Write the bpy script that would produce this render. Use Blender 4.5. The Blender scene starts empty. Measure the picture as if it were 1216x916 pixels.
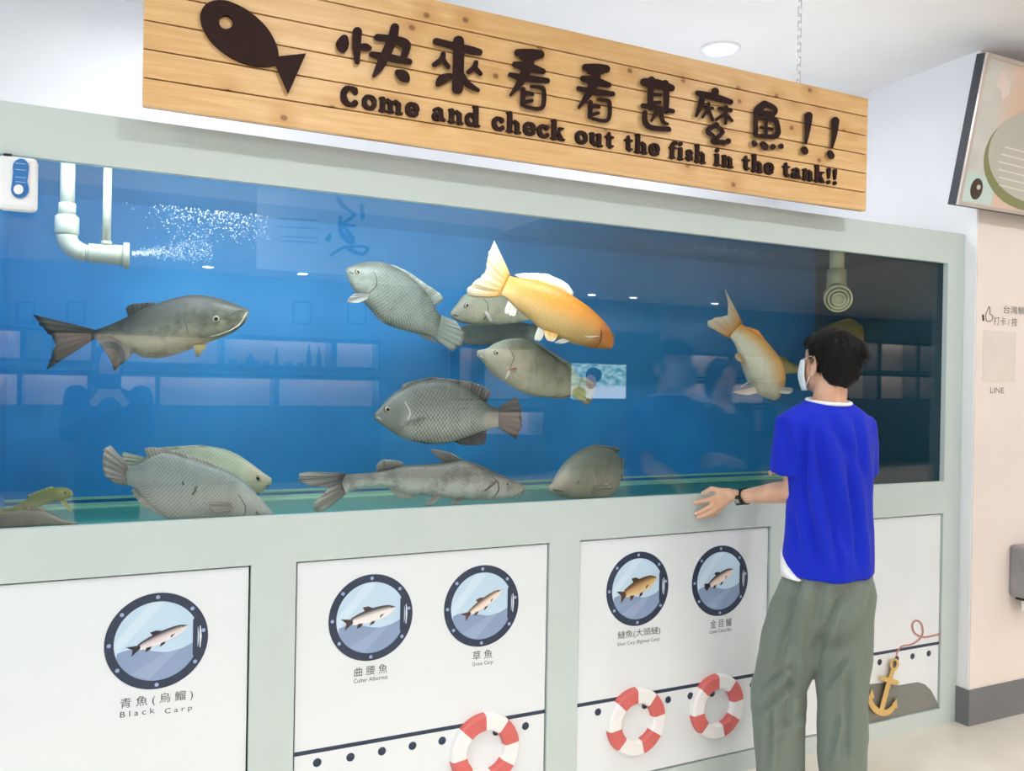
import bpy, bmesh, math, random
from mathutils import Vector, Matrix, noise

random.seed(7)
sc = bpy.context.scene
COL = sc.collection

# ------------------------------------------------------------------ camera
F_PX, YAW, PITCH, ROLL, CAM_D, CAM_Z = 1000.0, 0.449753, -0.002331, 0.017674, 2.38751, 1.4
_f = Vector((math.sin(YAW) * math.cos(PITCH), math.cos(YAW) * math.cos(PITCH), math.sin(PITCH)))
_r = Vector((math.cos(YAW), -math.sin(YAW), 0.0))
_u = _r.cross(_f)
R2 = math.cos(ROLL) * _r + math.sin(ROLL) * _u
U2 = -math.sin(ROLL) * _r + math.cos(ROLL) * _u
CAM = Vector((0.0, -CAM_D, CAM_Z))
cam_data = bpy.data.cameras.new('camera')
cam_data.sensor_width = 36.0
cam_data.lens = F_PX / 1216.0 * 36.0
cam_data.clip_start = 0.02
cam = bpy.data.objects.new('camera', cam_data)
COL.objects.link(cam)
M = Matrix.Identity(4)
for i in range(3):
    M[i][0], M[i][1], M[i][2], M[i][3] = R2[i], U2[i], -_f[i], CAM[i]
cam.matrix_world = M
sc.camera = cam

# ------------------------------------------------------------------ world, exposure
sc.view_settings.view_transform = 'Standard'
sc.view_settings.look = 'None'
sc.view_settings.gamma = 1.0
sc.view_settings.use_curve_mapping = False
sc.view_settings.exposure = 0.16
SKY = 2.0             # daylight for the window opening added on the left
world = bpy.data.worlds.new('world')
sc.world = world
world.use_nodes = True
world.node_tree.nodes['Background'].inputs[0].default_value = (0.86, 0.93, 1.0, 1)
world.node_tree.nodes['Background'].inputs[1].default_value = SKY
sc.cycles.max_bounces = 8
sc.cycles.transparent_max_bounces = 16
sc.cycles.sample_clamp_indirect = 6.0

CEIL_Z = 2.83
ROOM_Y = -9.6
LAMP_W = 9.5          # watts of one ceiling downlight
TUBE_E = 21.5          # radiance of the tubes on top of the tank
ADDED_BAR_W = 2.9     # watts of one added lamp bar, unseen behind the top rail


def P(x, y, Y):
    """photo pixel -> point on the plane at depth Y (a real plane the thing touches)"""
    d = _f + R2 * ((x - 608.0) / F_PX) + U2 * ((458.0 - y) / F_PX)
    return CAM + d * ((Y - CAM.y) / d.y)


def px_of(p):
    d = Vector(p) - CAM
    z = d.dot(_f)
    return 608 + F_PX * d.dot(R2) / z, 458 - F_PX * d.dot(U2) / z


def mpp(p):
    """metres per pixel at a point"""
    return (Vector(p) - CAM).dot(_f) / F_PX


# ------------------------------------------------------------------ materials
def lin(c):
    if isinstance(c, str):
        c = [int(c[i:i + 2], 16) / 255.0 for i in (0, 2, 4)]
    return tuple((v / 12.92 if v <= 0.04045 else ((v + 0.055) / 1.055) ** 2.4) for v in c[:3]) + (1.0,)


class NT:
    def __init__(self, name):
        self.m = bpy.data.materials.new(name)
        self.m.use_nodes = True
        self.t = self.m.node_tree
        self.b = self.t.nodes['Principled BSDF']
        self.out = self.t.nodes['Material Output']

    def n(self, kind, **kw):
        nd = self.t.nodes.new('ShaderNode' + kind)
        for k, v in kw.items():
            if k.startswith('i_'):
                nd.inputs[k[2:].replace('_', ' ')].default_value = v
            elif k.startswith('x'):
                nd.inputs[int(k[1:])].default_value = v
            else:
                setattr(nd, k, v)
        return nd

    def l(self, a, b):
        self.t.links.new(a, b)

    def math(self, op, a, b=None, clamp=False):
        nd = self.n('Math', operation=op)
        nd.use_clamp = clamp
        for i, v in enumerate((a, b)):
            if v is None:
                continue
            if isinstance(v, (int, float)):
                nd.inputs[i].default_value = v
            else:
                self.l(v, nd.inputs[i])
        return nd.outputs[0]

    def mix(self, fac, a, b, blend='MIX'):
        nd = self.n('MixRGB', blend_type=blend)
        for i, v in enumerate((fac, a, b)):
            if isinstance(v, (int, float)):
                nd.inputs[i].default_value = v
            elif isinstance(v, (tuple, list)):
                nd.inputs[i].default_value = v
            else:
                self.l(v, nd.inputs[i])
        return nd.outputs[0]

    def ramp(self, fac, stops):
        nd = self.n('ValToRGB')
        e = nd.color_ramp.elements
        while len(e) < len(stops):
            e.new(0.5)
        for el, (p, c) in zip(e, stops):
            el.position = p
            el.color = c if len(c) == 4 else tuple(c) + (1,)
        self.l(fac, nd.inputs[0])
        return nd.outputs[0]

    def bump(self, h, strength=0.3, dist=0.01):
        nd = self.n('Bump')
        nd.inputs['Strength'].default_value = strength
        nd.inputs['Distance'].default_value = dist
        self.l(h, nd.inputs['Height'])
        self.l(nd.outputs[0], self.b.inputs['Normal'])


_mc = {}


def plain(name, col, rough=0.5, metal=0.0, spec=0.5, var=0.03, scale=6.0, bump=0.0, bscale=80.0, coat=0.0, sheen=0.0):
    """a one-colour material with slight procedural variation"""
    if name in _mc:
        return _mc[name]
    k = NT(name)
    tc = k.n('TexCoord')
    nz = k.n('TexNoise', i_Scale=scale, i_Detail=4.0)
    k.l(tc.outputs['Object'], nz.inputs['Vector'])
    c = lin(col)
    dk = tuple(v * (1 - var * 2) for v in c[:3]) + (1,)
    lt = tuple(min(1, v * (1 + var)) for v in c[:3]) + (1,)
    k.l(k.ramp(nz.outputs[0], [(0.3, dk), (0.7, lt)]), k.b.inputs['Base Color'])
    k.b.inputs['Roughness'].default_value = rough
    k.b.inputs['Metallic'].default_value = metal
    k.b.inputs['Specular IOR Level'].default_value = spec
    k.b.inputs['Coat Weight'].default_value = coat
    k.b.inputs['Sheen Weight'].default_value = sheen
    if bump:
        n2 = k.n('TexNoise', i_Scale=bscale, i_Detail=3.0)
        k.l(tc.outputs['Object'], n2.inputs['Vector'])
        k.bump(n2.outputs[0], bump, 0.002)
    _mc[name] = k.m
    return k.m


def emit(name, col, strength):
    if name in _mc:
        return _mc[name]
    k = NT(name)
    k.b.inputs['Base Color'].default_value = lin(col)
    k.b.inputs['Emission Color'].default_value = lin(col)
    k.b.inputs['Emission Strength'].default_value = strength
    _mc[name] = k.m
    return k.m


# ------------------------------------------------------------------ mesh helpers
WORLD = {}


class MB:
    """collects geometry in world coordinates; build() links it as one object"""

    def __init__(self):
        self.v, self.f, self.uv, self.mi = [], [], {}, []

    def add(self, verts, faces, uvs=None, mi=0):
        o = len(self.v)
        self.v += [Vector(p) for p in verts]
        for f in faces:
            self.f.append([i + o for i in f])
            self.mi.append(mi)
        if uvs:
            for i, t in enumerate(uvs):
                self.uv[o + i] = t
        return self

    def box(self, x0, x1, y0, y1, z0, z1, mi=0):
        v = [(x0, y0, z0), (x1, y0, z0), (x1, y1, z0), (x0, y1, z0), (x0, y0, z1), (x1, y0, z1), (x1, y1, z1), (x0, y1, z1)]
        return self.add(v, [(0, 3, 2, 1), (4, 5, 6, 7), (0, 1, 5, 4), (1, 2, 6, 5), (2, 3, 7, 6), (3, 0, 4, 7)], mi=mi)

    def prism(self, front, back, mi=0):
        """closed solid between two outlines (same count, front ccw seen from the front)"""
        n = len(front)
        f = [list(range(n)), list(range(2 * n - 1, n - 1, -1))]
        f += [(i, n + i, n + (i + 1) % n, (i + 1) % n) for i in range(n)]
        return self.add(list(front) + list(back), f, mi=mi)

    def loft(self, rings, cap=True, uvs=None, mi=0, closed=True):
        n = len(rings[0])
        v = [p for r in rings for p in r]
        f = []
        m = n if closed else n - 1
        for i in range(len(rings) - 1):
            for j in range(m):
                k = (j + 1) % n
                f.append((i * n + j, i * n + k, (i + 1) * n + k, (i + 1) * n + j))
        if cap and closed:
            f.append(list(range(n))[::-1])
            f.append([(len(rings) - 1) * n + j for j in range(n)])
        return self.add(v, f, uvs, mi)

    def tube(self, path, rad, n=12, cap=True, mi=0):
        path = [Vector(p) for p in path]
        rr = rad if isinstance(rad, (list, tuple)) else [rad] * len(path)
        rings, ref = [], None
        for i, p in enumerate(path):
            t = (path[min(i + 1, len(path) - 1)] - path[max(i - 1, 0)])
            t = t.normalized() if t.length > 1e-9 else Vector((0, 0, 1))
            if ref is None:
                ref = Vector((0, 0, 1)) if abs(t.z) < 0.9 else Vector((1, 0, 0))
            a = (ref - t * ref.dot(t)).normalized()
            ref = a
            b = t.cross(a)
            rings.append([p + (a * math.cos(q) + b * math.sin(q)) * rr[i] for q in [2 * math.pi * j / n for j in range(n)]])
        return self.loft(rings, cap, mi=mi)

    def torus(self, c, ax_a, ax_b, R, r, n=20, m=8, mi=0):
        c, a, b = Vector(c), Vector(ax_a).normalized(), Vector(ax_b).normalized()
        w = a.cross(b)
        v, f = [], []
        for i in range(n):
            q = 2 * math.pi * i / n
            d = a * math.cos(q) + b * math.sin(q)
            for j in range(m):
                s = 2 * math.pi * j / m
                v.append(c + d * (R + r * math.cos(s)) + w * (r * math.sin(s)))
        for i in range(n):
            for j in range(m):
                f.append((i * m + j, ((i + 1) % n) * m + j, ((i + 1) % n) * m + (j + 1) % m, i * m + (j + 1) % m))
        return self.add(v, f, mi=mi)

    def ball(self, c, r, n=16, m=10, axes=None, mi=0):
        c = Vector(c)
        r = r if isinstance(r, (list, tuple)) else (r, r, r)
        ax = axes or (Vector((1, 0, 0)), Vector((0, 1, 0)), Vector((0, 0, 1)))
        rings = []
        for i in range(1, m):
            t = math.pi * i / m
            rings.append([c + ax[0] * (r[0] * math.sin(t) * math.cos(2 * math.pi * j / n)) + ax[1] * (r[1] * math.sin(t) * math.sin(2 * math.pi * j / n)) - ax[2] * (r[2] * math.cos(t)) for j in range(n)])
        return self.loft(rings, True, mi=mi)

    def capsule(self, p0, r0, p1, r1, n=14, k=4, mi=0):
        p0, p1 = Vector(p0), Vector(p1)
        t = (p1 - p0).normalized()
        path, rad = [], []
        for i in range(k):
            q = math.pi / 2 * i / k
            path.append(p0 - t * (r0 * math.cos(q)))
            rad.append(max(r0 * math.sin(q), r0 * 0.06))
        L = (p1 - p0).length
        for i in range(4):
            s = i / 3
            path.append(p0 + t * (L * s))
            rad.append(r0 + (r1 - r0) * s)
        for i in range(1, k + 1):
            q = math.pi / 2 * i / k
            path.append(p1 + t * (r1 * math.sin(q)))
            rad.append(max(r1 * math.cos(q), r1 * 0.06))
        return self.tube(path, rad, n, mi=mi)

    def lathe(self, c, axis, prof, n=24, mi=0):
        """prof: (distance along axis, radius)"""
        axis = Vector(axis).normalized()
        ref = Vector((0, 0, 1)) if abs(axis.z) < 0.9 else Vector((1, 0, 0))
        a = (ref - axis * ref.dot(axis)).normalized()
        b = axis.cross(a)
        c = Vector(c)
        rings = [[c + axis * d + (a * math.cos(2 * math.pi * j / n) + b * math.sin(2 * math.pi * j / n)) * max(r, 1e-5) for j in range(n)] for d, r in prof]
        return self.loft(rings, True, mi=mi)

    def build(self, name, mat, parent=None, smooth=False, origin=None, bevel=0.0):
        xs = [p.x for p in self.v]; ys = [p.y for p in self.v]; zs = [p.z for p in self.v]
        c = Vector(origin) if origin is not None else Vector(((min(xs) + max(xs)) / 2, (min(ys) + max(ys)) / 2, (min(zs) + max(zs)) / 2))
        me = bpy.data.meshes.new(name)
        me.from_pydata([p - c for p in self.v], [], self.f)
        for m in (mat if isinstance(mat, (list, tuple)) else [mat]):
            me.materials.append(m)
        me.polygons.foreach_set('material_index', self.mi)
        if smooth:
            me.polygons.foreach_set('use_smooth', [True] * len(self.f))
        if self.uv:
            ul = me.uv_layers.new(name='UVMap')
            for lp in me.loops:
                ul.data[lp.index].uv = self.uv.get(lp.vertex_index, (0, 0))
        me.update()
        bm = bmesh.new()
        bm.from_mesh(me)
        bmesh.ops.recalc_face_normals(bm, faces=bm.faces)
        bm.to_mesh(me)
        bm.free()
        o = bpy.data.objects.new(name, me)
        COL.objects.link(o)
        WORLD[o.name] = c
        if parent is not None:
            o.parent = parent
            o.location = c - WORLD[parent.name]
        else:
            o.location = c
        if bevel:
            b = o.modifiers.new('bevel', 'BEVEL')
            b.width = bevel
            b.segments = 2
            b.limit_method = 'ANGLE'
        return o


def thing(name, loc, label=None, cat=None, group=None):
    o = bpy.data.objects.new(name, None)
    o.empty_display_size = 0.05
    COL.objects.link(o)
    o.location = loc
    WORLD[o.name] = Vector(loc)
    tag(o, label, cat, group)
    return o


def tag(o, label=None, cat=None, group=None, kind=None):
    if label:
        o['label'] = label
    if cat:
        o['category'] = cat
    if group:
        o['group'] = group
    if kind:
        o['kind'] = kind
    return o


def stroke_hull(a, b):
    """outline (2-D, ccw) of two circles' hull; a, b = (x, y, r)"""
    (x0, y0, r0), (x1, y1, r1) = a, b
    pts = []
    for (x, y, r) in (a, b):
        for i in range(14):
            q = 2 * math.pi * i / 14
            pts.append((x + r * math.cos(q), y + r * math.sin(q)))
    pts = sorted(set(pts))

    def half(ps):
        h = []
        for p in ps:
            while len(h) >= 2 and (h[-1][0] - h[-2][0]) * (p[1] - h[-2][1]) - (h[-1][1] - h[-2][1]) * (p[0] - h[-2][0]) <= 0:
                h.pop()
            h.append(p)
        return h
    lo, up = half(pts), half(pts[::-1])
    return lo[:-1] + up[:-1]


def strokes_to(mb, strokes, fn, y_front, y_back, step=0.00002):
    """strokes: lists of (x, y, r); fn maps (x, y) on a plane -> world point at depth Y"""
    k = 0
    for s in strokes:
        segs = list(zip(s[:-1], s[1:])) if len(s) > 1 else [(s[0], (s[0][0] + 1e-3, s[0][1], s[0][2]))]
        for a, b in segs:
            h = stroke_hull(a, b)
            yf = y_front - step * k
            k += 1
            mb.prism([fn(x, y, yf) for x, y in h], [fn(x, y, y_back) for x, y in h])
    return mb


def smooth_path(pts, sub=5):
    """Catmull-Rom through tuples of any length"""
    out = []
    n = len(pts)
    for i in range(n - 1):
        p0, p1, p2, p3 = pts[max(i - 1, 0)], pts[i], pts[i + 1], pts[min(i + 2, n - 1)]
        for j in range(sub):
            t = j / sub
            out.append(tuple(0.5 * (2 * b + (c - a) * t + (2 * a - 5 * b + 4 * c - d) * t * t + (3 * b - a - 3 * c + d) * t ** 3) for a, b, c, d in zip(p0, p1, p2, p3)))
    out.append(tuple(pts[-1]))
    return out


def resample(pts, n):
    pts = [Vector(p) for p in pts]
    if len(pts) == 1:
        return [pts[0].copy() for _ in range(n)]
    d = [0.0]
    for a, b in zip(pts[:-1], pts[1:]):
        d.append(d[-1] + (b - a).length)
    out = []
    for i in range(n):
        t = d[-1] * i / (n - 1)
        k = 0
        while k < len(d) - 2 and d[k + 1] < t:
            k += 1
        s = (t - d[k]) / max(d[k + 1] - d[k], 1e-9)
        out.append(pts[k].lerp(pts[k + 1], min(max(s, 0), 1)))
    return out


def text_geo(s, spacing=1.0):
    cu = bpy.data.curves.new('t', 'FONT')
    cu.body = s
    cu.size = 1.0
    cu.space_character = spacing
    cu.resolution_u = 3
    ob = bpy.data.objects.new('t', cu)
    COL.objects.link(ob)
    dg = bpy.context.evaluated_depsgraph_get()
    ev = ob.evaluated_get(dg)
    me = ev.to_mesh()
    v = [tuple(p.co) for p in me.vertices]
    f = [list(p.vertices) for p in me.polygons]
    ev.to_mesh_clear()
    bpy.data.objects.remove(ob)
    bpy.data.curves.remove(cu)
    return v, f


def text_at(s, left, right_x, Y, height, mat, parent, name='lettering', spacing=1.0, zoff=0.0):
    """flat print fitted between two photo pixels on the plane Y; height = metres of one em's capital"""
    v, f = text_geo(s, spacing)
    if not v:
        return None
    x0, x1 = min(p[0] for p in v), max(p[0] for p in v)
    y0, y1 = min(p[1] for p in v), max(p[1] for p in v)
    a = P(left[0], left[1], Y)
    b = P(right_x, left[1] - (right_x - left[0]) * 0.12, Y)
    sx = (b.x - a.x) / (x1 - x0)
    sy = height / (y1 - y0)
    m = MB()
    m.add([(a.x + (p[0] - x0) * sx, Y, a.z + (p[1] - y0) * sy + zoff) for p in v], f)
    return m.build(name, mat, parent)

# ================================================================== materials of the place
def wall_mat(name, col, rough=0.6):
    return plain(name, col, rough, var=0.012, scale=2.5, bump=0.05, bscale=140)


m_white = wall_mat('white_wall_paint', 'f2f3f6')
m_ceil = wall_mat('ceiling_paint', 'f1efec', 0.8)
m_pink = wall_mat('pale_peach_wall_paint', 'f3e6de')
m_base = plain('grey_baseboard_vinyl', '74767a', 0.5)
m_frame = plain('grey_green_lacquer', 'c7d3d0', 0.42, var=0.012, scale=3.0)
m_panel = plain('white_laminate', 'e6ebee', 0.5, spec=0.3, var=0.008, scale=3.0)
m_gap = plain('dark_recess', '1e2826', 0.8)
m_navy = plain('navy_print', '25344c', 0.45, var=0.02)
m_sky = plain('pale_sky_print', 'c2dcf0', 0.4, var=0.02)
m_sky2 = plain('lighter_sky_print', 'cfe4f4', 0.4, var=0.02)
m_wave = plain('slate_blue_print', '8ba0c2', 0.4, var=0.02)
m_wave2 = plain('lighter_slate_print', '9aaccb', 0.4, var=0.02)
m_bolt = plain('lavender_bolt_print', '9fb0d8', 0.4)
m_ink = plain('charcoal_ink', '3a3d42', 0.5)
m_dark = plain('dark_brown_letter', '2a1613', 0.75, spec=0.25, var=0.05)
m_black = plain('black_plastic', '17181a', 0.4)
m_room = wall_mat('far_wall_paint', '8d9298')
m_pvc = plain('grey_white_pvc', 'b2bbb0', 0.35, var=0.03)
m_whiteplastic = plain('white_plastic', 'eef0f2', 0.3)
m_steel = plain('bright_steel', 'c9ccd0', 0.25, metal=0.9)


def floor_material():
    k = NT('cream_floor')
    tc = k.n('TexCoord')
    nz = k.n('TexNoise', i_Scale=3.0, i_Detail=6.0)
    k.l(tc.outputs['Object'], nz.inputs['Vector'])
    k.l(k.ramp(nz.outputs[0], [(0.3, lin('d8d3c8')), (0.7, lin('e4e0d6'))]), k.b.inputs['Base Color'])
    k.b.inputs['Roughness'].default_value = 0.22
    return k.m


def pine_material():
    k = NT('knotty_pine')
    tc = k.n('TexCoord')
    oi = k.n('ObjectInfo')
    mp = k.n('Mapping')
    mp.inputs['Scale'].default_value = (1.6, 1, 26)
    off = k.n('VectorMath', operation='SCALE')
    off.inputs['Scale'].default_value = 40.0
    cb = k.n('CombineXYZ')
    k.l(oi.outputs['Random'], cb.inputs[0]); k.l(oi.outputs['Random'], cb.inputs[2])
    k.l(cb.outputs[0], off.inputs[0])
    ad = k.n('VectorMath', operation='ADD')
    k.l(tc.outputs['Object'], ad.inputs[0]); k.l(off.outputs[0], ad.inputs[1])
    k.l(ad.outputs[0], mp.inputs['Vector'])
    nz = k.n('TexNoise', i_Scale=1.6, i_Detail=6.0, i_Roughness=0.6, i_Distortion=1.2)
    k.l(mp.outputs[0], nz.inputs['Vector'])
    base = k.ramp(nz.outputs[0], [(0.25, lin('d3a267')), (0.5, lin('e0b57c')), (0.75, lin('ebc690'))])
    # knots
    sx = k.n('SeparateXYZ')
    k.l(ad.outputs[0], sx.inputs[0])
    c2d = k.n('CombineXYZ')
    k.l(k.math('MULTIPLY', sx.outputs[0], 9.0), c2d.inputs[0])
    k.l(k.math('MULTIPLY', sx.outputs[2], 11.0), c2d.inputs[1])
    vo = k.n('TexVoronoi', i_Scale=0.5)
    vo.voronoi_dimensions = '2D'
    k.l(c2d.outputs[0], vo.inputs['Vector'])
    kn = k.ramp(vo.outputs['Distance'], [(0.03, (1, 1, 1)), (0.055, (0, 0, 0))])
    kh = k.ramp(vo.outputs['Distance'], [(0.06, (1, 1, 1)), (0.26, (0, 0, 0))])
    c1 = k.mix(k.math('MULTIPLY', kh, 0.55), base, lin('c08a4c'))
    c2 = k.mix(k.math('MULTIPLY', kn, 0.8), c1, lin('7a4e26'))
    k.l(c2, k.b.inputs['Base Color'])
    k.b.inputs['Roughness'].default_value = 0.42
    k.bump(nz.outputs[0], 0.08, 0.003)
    return k.m


def glass_material(name, tint, base=0.055):
    k = NT(name)
    lw = k.n('LayerWeight', i_Blend=0.5)
    f5 = k.math('POWER', lw.outputs['Facing'], 5.0)
    fac = k.math('ADD', k.math('MULTIPLY', f5, 1.0 - base), base)
    tr = k.n('BsdfTransparent')
    tr.inputs[0].default_value = tint
    gl = k.n('BsdfGlossy')
    gl.inputs['Roughness'].default_value = 0.0
    mx = k.n('MixShader')
    k.l(fac, mx.inputs[0]); k.l(tr.outputs[0], mx.inputs[1]); k.l(gl.outputs[0], mx.inputs[2])
    k.l(mx.outputs[0], k.out.inputs['Surface'])
    return k.m


def water_surface_material():
    k = NT('rippled_water_surface')
    tc = k.n('TexCoord')
    mp = k.n('Mapping')
    mp.inputs['Scale'].default_value = (1.0, 2.2, 1.0)
    k.l(tc.outputs['Object'], mp.inputs['Vector'])
    nz = k.n('TexNoise', i_Scale=9.0, i_Detail=3.0, i_Distortion=0.4)
    k.l(mp.outputs[0], nz.inputs['Vector'])
    bp = k.n('Bump')
    bp.inputs['Strength'].default_value = 0.12
    bp.inputs['Distance'].default_value = 0.02
    k.l(nz.outputs[0], bp.inputs['Height'])
    tr = k.n('BsdfTransparent')
    tr.inputs[0].default_value = (0.93, 0.98, 1.0, 1)
    gl = k.n('BsdfGlossy')
    gl.inputs['Roughness'].default_value = 0.03
    k.l(bp.outputs[0], gl.inputs['Normal'])
    lw = k.n('LayerWeight', i_Blend=0.5)
    tir = k.ramp(lw.outputs['Facing'], [(0.30, (0.03, 0.03, 0.03)), (0.48, (0.93, 0.93, 0.93))])   # total reflection at flat angles
    mx = k.n('MixShader')
    k.l(tir, mx.inputs[0])
    k.l(tr.outputs[0], mx.inputs[1]); k.l(gl.outputs[0], mx.inputs[2])
    k.l(mx.outputs[0], k.out.inputs['Surface'])
    return k.m


m_floor = floor_material()
m_pine = pine_material()
m_glass = glass_material('aquarium_glass', (0.97, 0.995, 1.0, 1))
m_water = water_surface_material()

# ================================================================== the room shell
X0, X1, Y1 = -3.0, 15.0, 1.25
tag(MB().box(X0, X1, ROOM_Y, Y1, -0.1, 0.0).build('floor', m_floor), 'cream polished floor in front of the fish tank', None, None, 'structure')
tag(MB().box(X0, X1, ROOM_Y, Y1, CEIL_Z, CEIL_Z + 0.1).build('ceiling', m_ceil), 'white ceiling with recessed downlights above the tank', None, None, 'structure')
tag(MB().box(X0, 3.275, 1.15, Y1, 0.0, CEIL_Z).build('wall_back', m_white), 'white wall behind and above the fish tank', None, None, 'structure')
PINK_Y = -0.055
tag(MB().box(3.275, 3.40, PINK_Y + 0.004, 1.25, 0.0, CEIL_Z).build('wall_return', m_white), 'white side wall at the right end of the tank', None, None, 'structure')
tag(MB().box(3.28, X1, PINK_Y, PINK_Y + 0.10, 0.0, CEIL_Z).build('wall_right', m_pink), 'pale peach wall right of the tank', None, None, 'structure')
wl = MB()
wl.box(X0 - 0.1, X0, -0.6, Y1, 0, CEIL_Z)
wl.box(X0 - 0.1, X0, ROOM_Y, -0.6, 2.6, CEIL_Z)
wl.box(X0 - 0.1, X0, ROOM_Y, -0.6, 0, 0.12)
tag(wl.build('wall_left', m_white), 'white wall around a window opening added for daylight at the left of the hall', None, None, 'structure')
m_added_glass = glass_material('added_window_glass', (0.96, 0.98, 0.98, 1), 0.05)
for i in range(4):  # unseen glazing added so daylight lifts the walls and ceiling
    ya, yb = ROOM_Y + 0.02 + i * 2.245, ROOM_Y + 0.02 + (i + 1) * 2.245
    w = MB().box(X0 - 0.055, X0 - 0.045, ya + 0.03, yb - 0.03, 0.15, 2.57).build('window_%d' % (i + 1), m_added_glass)
    tag(w, 'tall window pane added to let daylight into the hall', None, None, 'structure')
    for (a_, b_, c_, d_) in ((ya, ya + 0.03, 0.12, 2.6), (yb - 0.03, yb, 0.12, 2.6), (ya + 0.03, yb - 0.03, 0.12, 0.15), (ya + 0.03, yb - 0.03, 2.57, 2.6)):
        MB().box(X0 - 0.08, X0 - 0.02, a_, b_, c_, d_).build('window_frame', m_steel, w)
tag(MB().box(X1, X1 + 0.1, ROOM_Y, Y1, 0, CEIL_Z).build('wall_far_right', m_room), 'grey wall at the far right of the room', None, None, 'structure')
tag(MB().box(X0, X1, ROOM_Y - 0.1, ROOM_Y, 0, CEIL_Z).build('wall_rear', m_room), 'grey wall across the room, mirrored in the tank glass', None, None, 'structure')
bb = MB()
bb.box(3.267, X1, PINK_Y - 0.008, PINK_Y, 0.0, 0.15)
bb.box(3.267, 3.275, PINK_Y, 0.0, 0.0, 0.15)
tag(bb.build('baseboard_right', m_base), 'grey baseboard along the peach wall', None, None, 'structure')

# ------------------------------------------------------------------ ceiling downlights
def downlight(x, y, label, w=LAMP_W, group='recessed ceiling downlights'):
    t = thing('ceiling_downlight', (x, y, CEIL_Z), label, 'ceiling light', group)
    MB().lathe((x, y, CEIL_Z), (0, 0, -1), [(-0.002, 0.085), (0.006, 0.085), (0.008, 0.078), (0.006, 0.066), (-0.002, 0.066)], 28).build('trim_ring', m_whiteplastic, t, True)
    MB().lathe((x, y, CEIL_Z), (0, 0, -1), [(-0.001, 0.066), (0.004, 0.066)], 28).build('diffuser', emit('lamp_diffuser', 'fffaf0', 6.0), t)
    ld = bpy.data.lights.new('downlight_lamp', 'AREA')
    ld.shape = 'DISK'
    ld.size = 0.13
    ld.energy = w
    ld.color = (0.97, 0.985, 1.0)
    ld.spread = math.radians(170)
    lo = bpy.data.objects.new('downlight_lamp', ld)
    COL.objects.link(lo)
    lo.location = (x, y, CEIL_Z - 0.02)
    return t


downlight(2.317, 0.448, 'round recessed downlight in the ceiling above the wooden sign', 5)
downlight(0.2, 0.55, 'round recessed downlight over the left end of the tank', 5)
for j, yy in enumerate((-1.2, -2.75)):
    for i, xx in enumerate((-1.2, 0.7, 2.6, 4.5, 6.6, 9.0, 12.0)):
        downlight(xx, yy, 'recessed downlight before the tank, %s from the left in the %s row' % (('first', 'second', 'third', 'fourth', 'fifth', 'sixth', 'seventh')[i], ('near', 'second')[j]))
for x_px, nth in ((245, 'first'), (358, 'second'), (703, 'third'), (752.6, 'fourth'), (850, 'last')):
    # the row mirrored in the tank glass stands 11.3 m of light path away
    d = _f + R2 * ((x_px - 608) / F_PX)
    downlight(d.x / d.y * 11.3, -11.3 + CAM_D, 'recessed downlight near the far wall, %s from the left of its row' % nth, 8)

# ================================================================== the aquarium
FT, WT, WB, PT, PB = 2.066, 1.937, 1.021, 0.888, 0.067      # frame top, window top/bottom, panel top/bottom
FX0, FX1, WX0, WX1 = -0.53, 3.273, -0.275, 3.171
PANELS = [(-0.44, 0.368), (0.490, 1.299), (1.411, 2.228), (2.312, 3.172)]
TANK_Y, TANK_Z, WATER_Z = 0.75, 0.965, 1.985
aq = thing('aquarium', (1.37, 0.35, 0.0), 'long built-in fish tank in a grey-green frame along the white wall', 'aquarium')
fr = MB()
T = 0.022
fr.box(FX0, FX1, 0, T, WT, FT)                      # top rail
fr.box(FX0, FX1, 0, T, PT, WB)                      # middle rail
fr.box(FX0, WX0, 0, T, WB, WT)
fr.box(WX1, FX1, 0, T, WB, WT)
edges = [FX0] + [e for p in PANELS for e in p] + [FX1]
for i in range(0, len(edges), 2):
    fr.box(edges[i], edges[i + 1], 0, T, PB, PT)
fr.box(FX0, FX1, 0, T, 0, PB)
fr.build('frame', m_frame, aq)
MB().box(FX0 + 0.01, FX1 - 0.002, T + 0.012, 0.05, 0.01, PT + 0.05).build('carcass', m_gap, aq)
MB().box(FX0 + 0.01, FX1 - 0.004, T, 0.03, FT - 0.02, FT - 0.002).build('top_ledge', m_frame, aq)
MB().box(WX0 - 0.02, WX1 + 0.01, T + 0.002, T + 0.014, WB - 0.04, WT + 0.03).build('glass_pane', m_glass, aq)


def blue_wall():
    k = NT('blue_tank_wall')
    tc = k.n('TexCoord')
    nz = k.n('TexNoise', i_Scale=2.2, i_Detail=5.0)
    k.l(tc.outputs['Object'], nz.inputs['Vector'])
    k.l(k.ramp(nz.outputs[0], [(0.3, lin('1275b2')), (0.7, lin('1f88c6'))]), k.b.inputs['Base Color'])
    k.b.inputs['Roughness'].default_value = 0.6
    return k.m


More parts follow.
